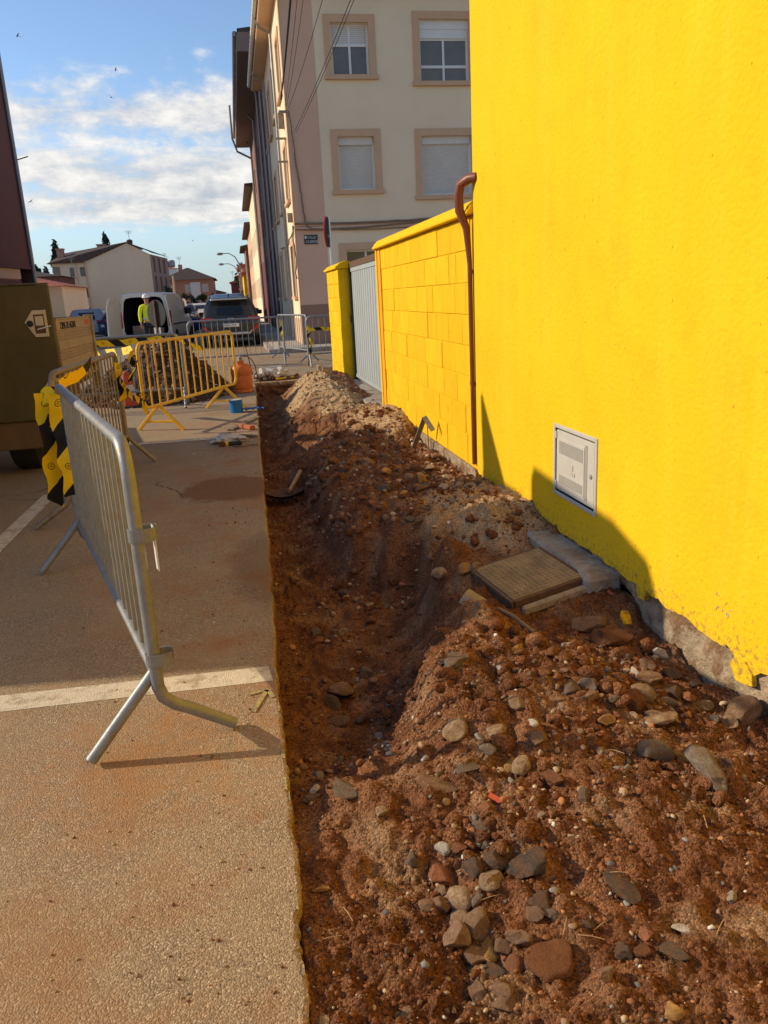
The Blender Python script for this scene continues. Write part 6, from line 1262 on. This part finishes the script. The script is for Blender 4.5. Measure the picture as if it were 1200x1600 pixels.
def car(name, label, x, y, rz, L, Wd, H, paint, group=None, detail=1, roofc=None, cat='car'):
    t = thing(name, label, cat, (x, y, 0), rz=rz, group=group); hw = Wd / 2; bz = H * .60
    lower = [rring(.0, hw * .86, .36, bz * .86, .10), rring(.06, hw * .96, .32, bz * .98, .12), rring(.45, hw * 1.0, .28, bz, .13), rring(L * .62, hw, .26, bz, .13), rring(L * .76, hw, .26, bz * .97, .13), rring(L * .93, hw * .95, .27, bz * .82, .13), rring(L * .985, hw * .86, .32, bz * .70, .10), rring(L, hw * .74, .38, bz * .62, .08)]
    MB().loft(lower).build('body', paint, t, smooth=35)
    rearx = .14
    cabz = [(bz - .03, rearx, L * .74, hw * .95), (bz + .10, rearx + .08, L * .70, hw * .925), (bz + (H - bz) * .55, rearx + .26, L * .60, hw * .84), (H - .12, rearx + .44, L * .535, hw * .76), (H - .035, rearx + .50, L * .51, hw * .70), (H, rearx + .75, L * .47, hw * .58)]
    MB().loft([zring(*c) for c in cabz]).build('cabin', roofc or paint, t, smooth=50)
    def xyz(k, fx, side):
        return cabz[k]
    b = MB(); z0, z1 = bz + .07, H - .16
    def ry(z):
        zs = [c[0] for c in cabz]; return float(np.interp(z, zs, [c[1] for c in cabz])), float(np.interp(z, zs, [c[2] for c in cabz])), float(np.interp(z, zs, [c[3] for c in cabz]))
    # rear screen
    n = 5
    for i in range(n):
        za, zb = z0 + (z1 - z0) * i / n, z0 + (z1 - z0) * (i + 1) / n; ya, _, wa = ry(za); yb2, _, wb = ry(zb)
        for j in range(6):
            fa, fb = -1 + j / 3, -1 + (j + 1) / 3; q = lambda f, w_, y_: (f * (w_ - .13), y_ - .012 + .05 * abs(f) ** 3, 0)
            P4 = [q(fa, wa, ya), q(fb, wa, ya), q(fb, wb, yb2), q(fa, wb, yb2)]
            b.quad((P4[0][0], P4[0][1], za), (P4[1][0], P4[1][1], za), (P4[2][0], P4[2][1], zb), (P4[3][0], P4[3][1], zb))
    b.build('rear_window', 'carglass', t, smooth=True)
    for s in (-1, 1):
        b = MB(); ya, fa, wa = ry(z0 + .02); yb2, fb, wb = ry(z1 + .02)
        for u0, u1 in ((.14, .42), (.45, .80)):
            b.quad((s * (wa + .006), ya + (fa - ya) * u0, z0 + .02), (s * (wa + .006), ya + (fa - ya) * u1, z0 + .02), (s * (wb + .012), yb2 + (fb - yb2) * min(u1, .86), z1), (s * (wb + .012), yb2 + (fb - yb2) * u0, z1))
        b.build('side_window', 'carglass', t)
        MB().box(s * hw * .98 - .01, s * hw * .98 + s * .17 + .01, L * .60, L * .60 + .10, bz + .02, bz + .17).build('mirror', 'blackpl', t, bevel=.03)
    b = MB(); ya, fa, wa = ry(z0 + .04); yb2, fb, wb = ry(z1); b.quad((-wa + .1, fa + .012, z0 + .04), (wa - .1, fa + .012, z0 + .04), (wb - .08, fb + .014, z1), (-wb + .08, fb + .014, z1)); b.build('windscreen', 'carglass', t)
    wheels(t, Wd, (L * .19, L * .80), H * .205)
    for s in (-1, 1):
        b = MB(); b.prism([(s * hw * .50, bz * .90), (s * hw * .985, bz * .86), (s * hw * .985, bz * 1.0), (s * hw * .62, bz * 1.0)], 'y', -.012, .14); b.build('tail_lamp', 'red', t, bevel=.015)
        b = MB(); b.prism([(s * hw * .50, bz * .62), (s * hw * .84, bz * .56), (s * hw * .80, bz * .72), (s * hw * .62, bz * .74)], 'y', L - .06, L - .0 + .01); b.build('headlight', 'silver', t, bevel=.01)
    b = MB(); b.box(-hw * .84, hw * .84, -.03, .06, .34, bz * .46); b.build('bumper', 'blackpl', t, bevel=.03)
    b = MB(); b.box(-.26, .26, -.022, -.008, bz * .68, bz * .68 + .11); p = b.build('number_plate', 'white', t)
    b = MB(); b.box(-.24, .24, L + .004, L + .018, .42, .52); b.build('number_plate', 'white', t)
    return t, p, bz, hw
t, plate, bz, hw = car('grey_suv', 'dark grey sport utility car with red tail lamps parked behind the road barrier', -.17, 26.6, .0, 4.45, 1.92, 1.60, 'suv', roofc='suv')
lettering('8903 LSY', .09, 'letter', plate, (-.215, -.0225, bz * .68 + .022), (PI / 2, 0, 0))
for s in (-1, 1):
    b = MB(); b.tube([(s * .66, .75, 1.60), (s * .66, .85, 1.655), (s * .65, 2.2, 1.655), (s * .65, 2.35, 1.59)], .018, 6); b.build('roof_rail', 'silver', t)
    b = MB(); b.prism([(s * .58, .40), (s * .90, .62), (s * .90, .72), (s * .80, .66)], 'y', -.035, .1); b.build('reflector', 'red', t); b = MB(); b.bar((s * .55, -.02, .42), (s * .90, .02, .66), .03, .05); b.build('bumper_trim', 'silver', t)
b = MB(); b.prism([(-.62, 1.50), (.62, 1.50), (.58, 1.56), (-.58, 1.56)], 'y', .36, .62); b.build('spoiler', 'silver', t, bevel=.02)
b = MB(); b.box(-.55, .55, -.055, .0, .40, .48); b.build('skid_plate', 'silver', t, bevel=.02)
b = MB(); b.prism([(.62, 1.60), (.86, 1.60), (.78, 1.72)], 'x', -.02, .02); b.build('aerial_fin', 'blackpl', t)
b = MB(); b.lathe([(.0, -.008), (.045, -.008), (.045, .0), (.0, .0)], 16, (-.05, .052, bz * .93), 'y'); b.lathe([(.0, -.008), (.045, -.008), (.045, .0), (.0, .0)], 16, (.05, .052, bz * .93), 'y'); b.build('badge', 'silver', t)
b = MB(); b.bar((0, .17, bz + .10), (.38, .18, bz + .13), .02, .02); b.build('wiper', 'blackpl', t)
t2 = car('roof_racked_car', 'taller silver car with roof rack parked just ahead of the dark grey one', -.25, 33.6, .0, 4.5, 1.85, 1.78, 'silver')[0]
for s in (-1, 1): MB().tube([(s * .62, .8, 1.78), (s * .62, .9, 1.86), (s * .62, 2.3, 1.86), (s * .62, 2.4, 1.77)], .02, 6).build('roof_rail', 'blackpl', t2)
MT['bluecar'] = mat('dark_blue_car_paint', (.012, .035, .10), .4, .1, 3, 0, metal=.0, spec=.4)
MT['palecar'] = mat('pale_blue_grey_car_paint', (.34, .37, .40), .5, .1, 3, 0, metal=.0, spec=.5)
car('blue_car', 'dark blue estate car parked left of the open white van', -5.72, 36.5, -1.15, 4.4, 1.82, 1.62, 'bluecar')
car('grey_car', 'pale blue grey car whose roof shows above the trailer dropside', -6.75, 38.5, .05, 4.2, 1.78, 1.46, 'palecar')
car('dark_hatchback', 'dark hatchback parked behind the pale grey car', -5.6, 44, -1.4, 4.0, 1.75, 1.48, 'suv')
for k, (x, y, pa, lab, hh) in enumerate([(-4.1, 68, 'suv', 'dark car parked far off between the white van front and the pale car', 1.45), (-4.2, 76, 'palecar', 'pale car in the far parked row left of the street', 1.5), (-4.4, 85, 'silver', 'small silver car at the far end of the parked row', 1.45), (-3.05, 72, 'vanpaint', 'white car facing this way out in the far street', 1.5), (.2, 41, 'vanpaint', 'white car parked ahead of the roof racked car', 1.5), (.25, 49, 'suv', 'dark car parked further along the right kerb', 1.5)]):
    rz = PI if k < 4 else 0; L = 4.2; car('parked_car', lab, x, y + (L if k < 4 else 0), rz, L, 1.78, hh, pa, 'cars parked far down the street')
# white van front far off
def van(name, label, x, y, rz, L=4.4, Wd=1.76, H=1.88, open_rear=False, group=None):
    t = thing(name, label, 'van', (x, y, 0), rz=rz, group=group); hw = Wd / 2
    secs = [(0, hw * .97, .36, H * .985), (.12, hw, .34, H), (L * .50, hw, .34, H), (L * .60, hw * .99, .34, H * .985)]
    def vr(y_, w_, z0, z1):
        wl = w_; wt = w_ * .86; zb_ = z0 + (z1 - z0) * .45
        half = [(wl * .93, z0), (wl, z0 + .10), (wl, zb_), (wt + .02, z1 - .16), (wt - .05, z1 - .04), (wt - .22, z1)]
        return [(a, y_, c_) for a, c_ in half] + [(-a, y_, c_) for a, c_ in reversed(half)]
    b = MB(); b.loft([vr(*s_) for s_ in secs], cap0=not open_rear, cap1=True); b.build('body', 'vanpaint', t, smooth=30)
    b = MB(); b.loft([rring(L * .60, hw * .98, .34, 1.12, .12), rring(L * .80, hw * .97, .34, 1.06, .12), rring(L * .95, hw * .92, .34, .92, .12), rring(L, hw * .78, .38, .74, .10)]); b.build('bonnet', 'vanpaint', t, smooth=35)
    b = MB(); b.loft([zring(1.02, L * .55, L * .80, hw * .95), zring(1.40, L * .55, L * .70, hw * .90), zring(H * .95, L * .55, L * .615, hw * .82), zring(H * .985, L * .55, L * .60, hw * .78)]); b.build('cab', 'vanpaint', t, smooth=40)
    b = MB(); b.quad((-hw * .84, L * .785, 1.10), (hw * .84, L * .785, 1.10), (hw * .74, L * .63, H * .92), (-hw * .74, L * .63, H * .92)); b.build('windscreen', 'carglass', t)
    for s in (-1, 1):
        b = MB(); b.add([(s * (hw * .955 + .012), L * .56, 1.10), (s * (hw * .955 + .012), L * .74, 1.10), (s * (hw * .85 + .012), L * .63, H * .90), (s * (hw * .85 + .02), L * .56, H * .90)], [(0, 1, 2, 3)]); b.build('cab_window', 'carglass', t)
        b = MB(); b.box(s * hw * .93, s * hw * .97 + s * .17, L * .70, L * .70 + .09, 1.10, 1.33); b.build('mirror', 'blackpl', t, bevel=.03)
        b = MB(); b.prism([(s * hw * .52, .66), (s * hw * .80, .62), (s * hw * .80, .84), (s * hw * .62, .84)], 'y', L - .05, L + .008); b.build('headlight', 'silver', t)
        b = MB(); b.bar((s * (hw + .004), .3, .80), (s * (hw + .004), L * .6, .80), .05, .012, (1, 0, 0)); b.bar((s * (hw * .95), L * .30, 1.35), (s * (hw * .95), L * .30 + .01, .45), .012, .012); b.build('rubbing_strip', 'blackpl', t)
        b = MB(); b.box(s * (hw - .10), s * (hw + .006), -.02, .10, .74, 1.28); b.build('tail_lamp', 'red', t, bevel=.015)
        MB().box(s * (hw * .9 + .052), s * (hw * .9 + .075), L * .42, L * .50, 1.02, 1.05).build('door_handle', 'blackpl', t)
    wheels(t, Wd + .01, (L * .16, L * .82), .32)
    b = MB(); b.box(-hw * .94, hw * .94, -.05, .06, .30, .52); b.build('bumper', 'blackpl', t, bevel=.03)
    if open_rear:
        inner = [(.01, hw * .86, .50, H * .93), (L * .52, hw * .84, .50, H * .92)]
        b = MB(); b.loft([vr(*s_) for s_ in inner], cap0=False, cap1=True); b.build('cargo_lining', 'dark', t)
        ra, rb_ = vr(-.002, hw * .97, .36, H * .985), vr(-.002, hw * .85, .505, H * .93)
        b = MB()
        for i in range(len(ra)): k = (i + 1) % len(ra); b.quad(ra[i], ra[k], rb_[k], rb_[i])
        b.build('rear_frame', 'vanpaint', t)
        for s in (-1, 1):
            # doors swung right out past square
            hx = s * hw * .96; dirx, diry = (-.36, -.93) if s < 0 else (.20, -.98)
            wd = .72; P = lambda u, z: Vector((hx + dirx * u * wd + (-s) * max(0, z - 1.1) * .16, diry * u * wd - .03, z)); nrm = Vector((-diry * s, dirx * s, 0)).normalized() * .05
            o4 = [P(0, .50), P(1, .50), P(1, 1.45), P(.86, H * .93), P(.10, H * .95), P(0, 1.5)]
            b = MB(); b.v = [tuple(p) for p in o4] + [tuple(p + nrm) for p in o4]; n = 6; b.f = [tuple(range(n - 1, -1, -1)), tuple(range(n, 2 * n))] + [(i, (i + 1) % n, n + (i + 1) % n, n + i) for i in range(n)]
            d = b.build('rear_door', 'vanpaint', t, bevel=.01)
            b = MB(); o5 = [P(.14, .72), P(.86, .72), P(.86, 1.10), P(.14, 1.10)]
            for off_ in (-nrm * .08, nrm * 1.08): b.add([tuple(p + off_) for p in o5], [(0, 1, 2, 3)])
            b.build('door_lining', 'blackpl' if s > 0 else 'greybrown', d)
            b = MB(); o5 = [P(.12, 1.2), P(.85, 1.2), P(.78, H * .88), P(.16, H * .89)]
            for off_ in (-nrm * .10, nrm * 1.10): b.add([tuple(p + off_) for p in o5], [(0, 1, 2, 3)])
            if s > 0: b.build('door_pane', 'greybrown', d)
            else: b.build('door_panel', 'bag', d)
        b = MB(); b.box(-.55, .05, .3, .9, .51, .80); b.box(.15, .55, .2, .7, .51, .70); b.build('cargo_box', 'greybrown', t, bevel=.01)
    else:
        b = MB(); b.box(-.25, .25, L + .0, L + .015, .42, .52); b.build('number_plate', 'white', t)
    return t
van('white_van', 'white van parked with both rear doors swung open towards the works', -3.06, 28.6, -.13, open_rear=True)
van('white_van', 'white van facing this way at the head of the far parked row', -4.2, 60, PI)

# ------------------------------------------------------------------ worker at the back of the van
pn = thing('person', 'person in white helmet and yellow high visibility jacket standing behind the open van', 'person', (-2.82, 27.3, 0), rz=.2)
def skin(name, joints, edges, m, root, parent, lv=2):
    me = bpy.data.meshes.new(name); me.from_pydata([j[:3] for j in joints], edges, []); o = bpy.data.objects.new(name, me); COL.objects.link(o)
    sk = o.modifiers.new('s', 'SKIN'); sk.use_smooth_shade = True
    for i, j in enumerate(joints):
        v = me.skin_vertices[0].data[i]; v.radius = (j[3], j[4] if len(j) > 4 else j[3]); v.use_root = (i == root)
    su = o.modifiers.new('d', 'SUBSURF'); su.levels = lv; su.render_levels = lv
    dg = bpy.context.evaluated_depsgraph_get(); m2 = bpy.data.meshes.new_from_object(o.evaluated_get(dg)); bpy.data.objects.remove(o)
    m2.materials.clear(); m2.materials.append(MT[m]); m2.name = name
    m2.polygons.foreach_set('use_smooth', [True] * len(m2.polygons))
    o = bpy.data.objects.new(name, m2); COL.objects.link(o); o.parent = parent; return o
J = [(0, 0, .95, .13, .10), (0, .01, 1.12, .125, .09), (0, .015, 1.32, .15, .10), (0, .01, 1.45, .09, .075), (0, 0, 1.52, .055, .055), (0, -.015, 1.60, .075, .085), (0, -.015, 1.70, .075, .092), (0, 0, 1.76, .05, .06),
     (.19, .01, 1.42, .055), (.24, -.04, 1.17, .042), (.16, -.22, 1.02, .033), (.13, -.29, 1.0, .034, .02),
     (-.19, .01, 1.42, .055), (-.25, .0, 1.15, .042), (-.25, -.08, .91, .033), (-.25, -.10, .83, .036, .02),
     (.10, 0, .88, .092), (.12, -.01, .50, .062), (.13, .02, .10, .045), (.13, -.10, .05, .042, .035), (-.10, 0, .88, .092), (-.13, .0, .50, .062), (-.14, .03, .10, .045), (-.15, -.09, .05, .042, .035)]
E_ = [(0, 1), (1, 2), (2, 3), (3, 4), (4, 5), (5, 6), (6, 7), (3, 8), (8, 9), (9, 10), (10, 11), (3, 12), (12, 13), (13, 14), (14, 15), (0, 16), (16, 17), (17, 18), (18, 19), (0, 20), (20, 21), (21, 22), (22, 23)]
body = skin('body', J, E_, 'skin', 0, pn)
for (hx, hy, hz, dx, dy, dz) in ((.13, -.29, 1.0, -.05, -.09, -.01), (-.25, -.10, .83, .0, -.02, -.09)):
    for k in range(5):
        o_ = (k - 2) * .016; l = (.7, .92, 1.0, .95, .78)[k]; px_, py_2 = (o_, 0) if abs(dz) > .05 else (o_ * .8, o_ * .3)
        a = Vector((hx + px_, hy + py_2, hz)); d_ = Vector((dx, dy, dz)) * l
        MB().tube([a, a + d_ * .5 + Vector((0, 0, .004)), a + d_ + Vector((0, .012, -.012))], [.0085, .0078, .006], 6).build('finger', 'skin', body, smooth=True)
skin('jacket', [(0, 0, .90, .165, .125), (0, .01, 1.12, .16, .118), (0, .015, 1.32, .175, .12), (0, .01, 1.455, .10, .09), (.20, .01, 1.42, .075), (.25, -.04, 1.17, .060), (.175, -.19, 1.04, .05), (-.20, .01, 1.42, .075), (-.26, .0, 1.15, .060), (-.255, -.07, .93, .05)], [(0, 1), (1, 2), (2, 3), (3, 4), (4, 5), (5, 6), (3, 7), (7, 8), (8, 9)], 'hivis', 0, pn)
tro = skin('trousers', [(0, 0, .92, .15, .118), (.105, 0, .84, .108), (.125, -.01, .50, .082), (.13, .02, .12, .068), (-.105, 0, .84, .108), (-.135, 0, .50, .082), (-.14, .03, .12, .068)], [(0, 1), (1, 2), (2, 3), (0, 4), (4, 5), (5, 6)], 'navy', 0, pn)
for s in (-1, 1):
    MB().lathe([(.080, .30), (.088, .305), (.086, .36), (.082, .365)], 18, (s * .133, .005, 0)).build('reflective_band', 'reflect', tro, smooth=True)
    MB().lathe([(.082, .37), (.090, .375), (.088, .41), (.084, .415)], 18, (s * .131, .003, 0)).build('hivis_band', 'hivis', tro, smooth=True)
    b = MB(); b.prism([(-.16, .0), (.09, .0), (.09, .10), (.0, .12), (-.14, .06)], 'x', s * .14 - .045, s * .14 + .045); b.build('boot', 'black', pn, bevel=.015)
b = MB(); b.lathe([(.168, 1.02), (.172, 1.025), (.172, 1.07), (.168, 1.075)], 24); b.v = [(v[0], v[1] * .74 + .005, v[2]) for v in b.v]; b.build('reflective_band', 'reflect', pn, smooth=True)
MB().lathe([(.135, 1.705), (.125, 1.71), (.118, 1.75), (.098, 1.80), (.055, 1.832), (.0, 1.84)], 24, (0, -.012, 0)).build('helmet', 'white', pn, smooth=True)
b = MB(); b.prism([(-.085, -.11), (.085, -.11), (.06, -.19), (-.06, -.19)], 'z', 1.703, 1.713); b.build('helmet_peak', 'white', pn, bevel=.004)
for s in (-1, 1):
    MB().lathe([(.0, -.006), (.011, -.004), (.011, .004), (.0, .006)], 10, (s * .032, -.102, 1.665), 'y').build('eye', 'cable', body); MB().lathe([(.0, -.02), (.012, -.012), (.012, .012), (.0, .02)], 8, (s * .083, -.01, 1.65)).build('ear', 'skin', body)
b = MB(); b.prism([(-.115, 1.635), (-.098, 1.675), (-.090, 1.630)], 'x', -.011, .011); b.build('nose', 'skin', body); b = MB(); b.box(-.026, .026, -.102, -.095, 1.595, 1.603); b.build('mouth', 'signred', body)
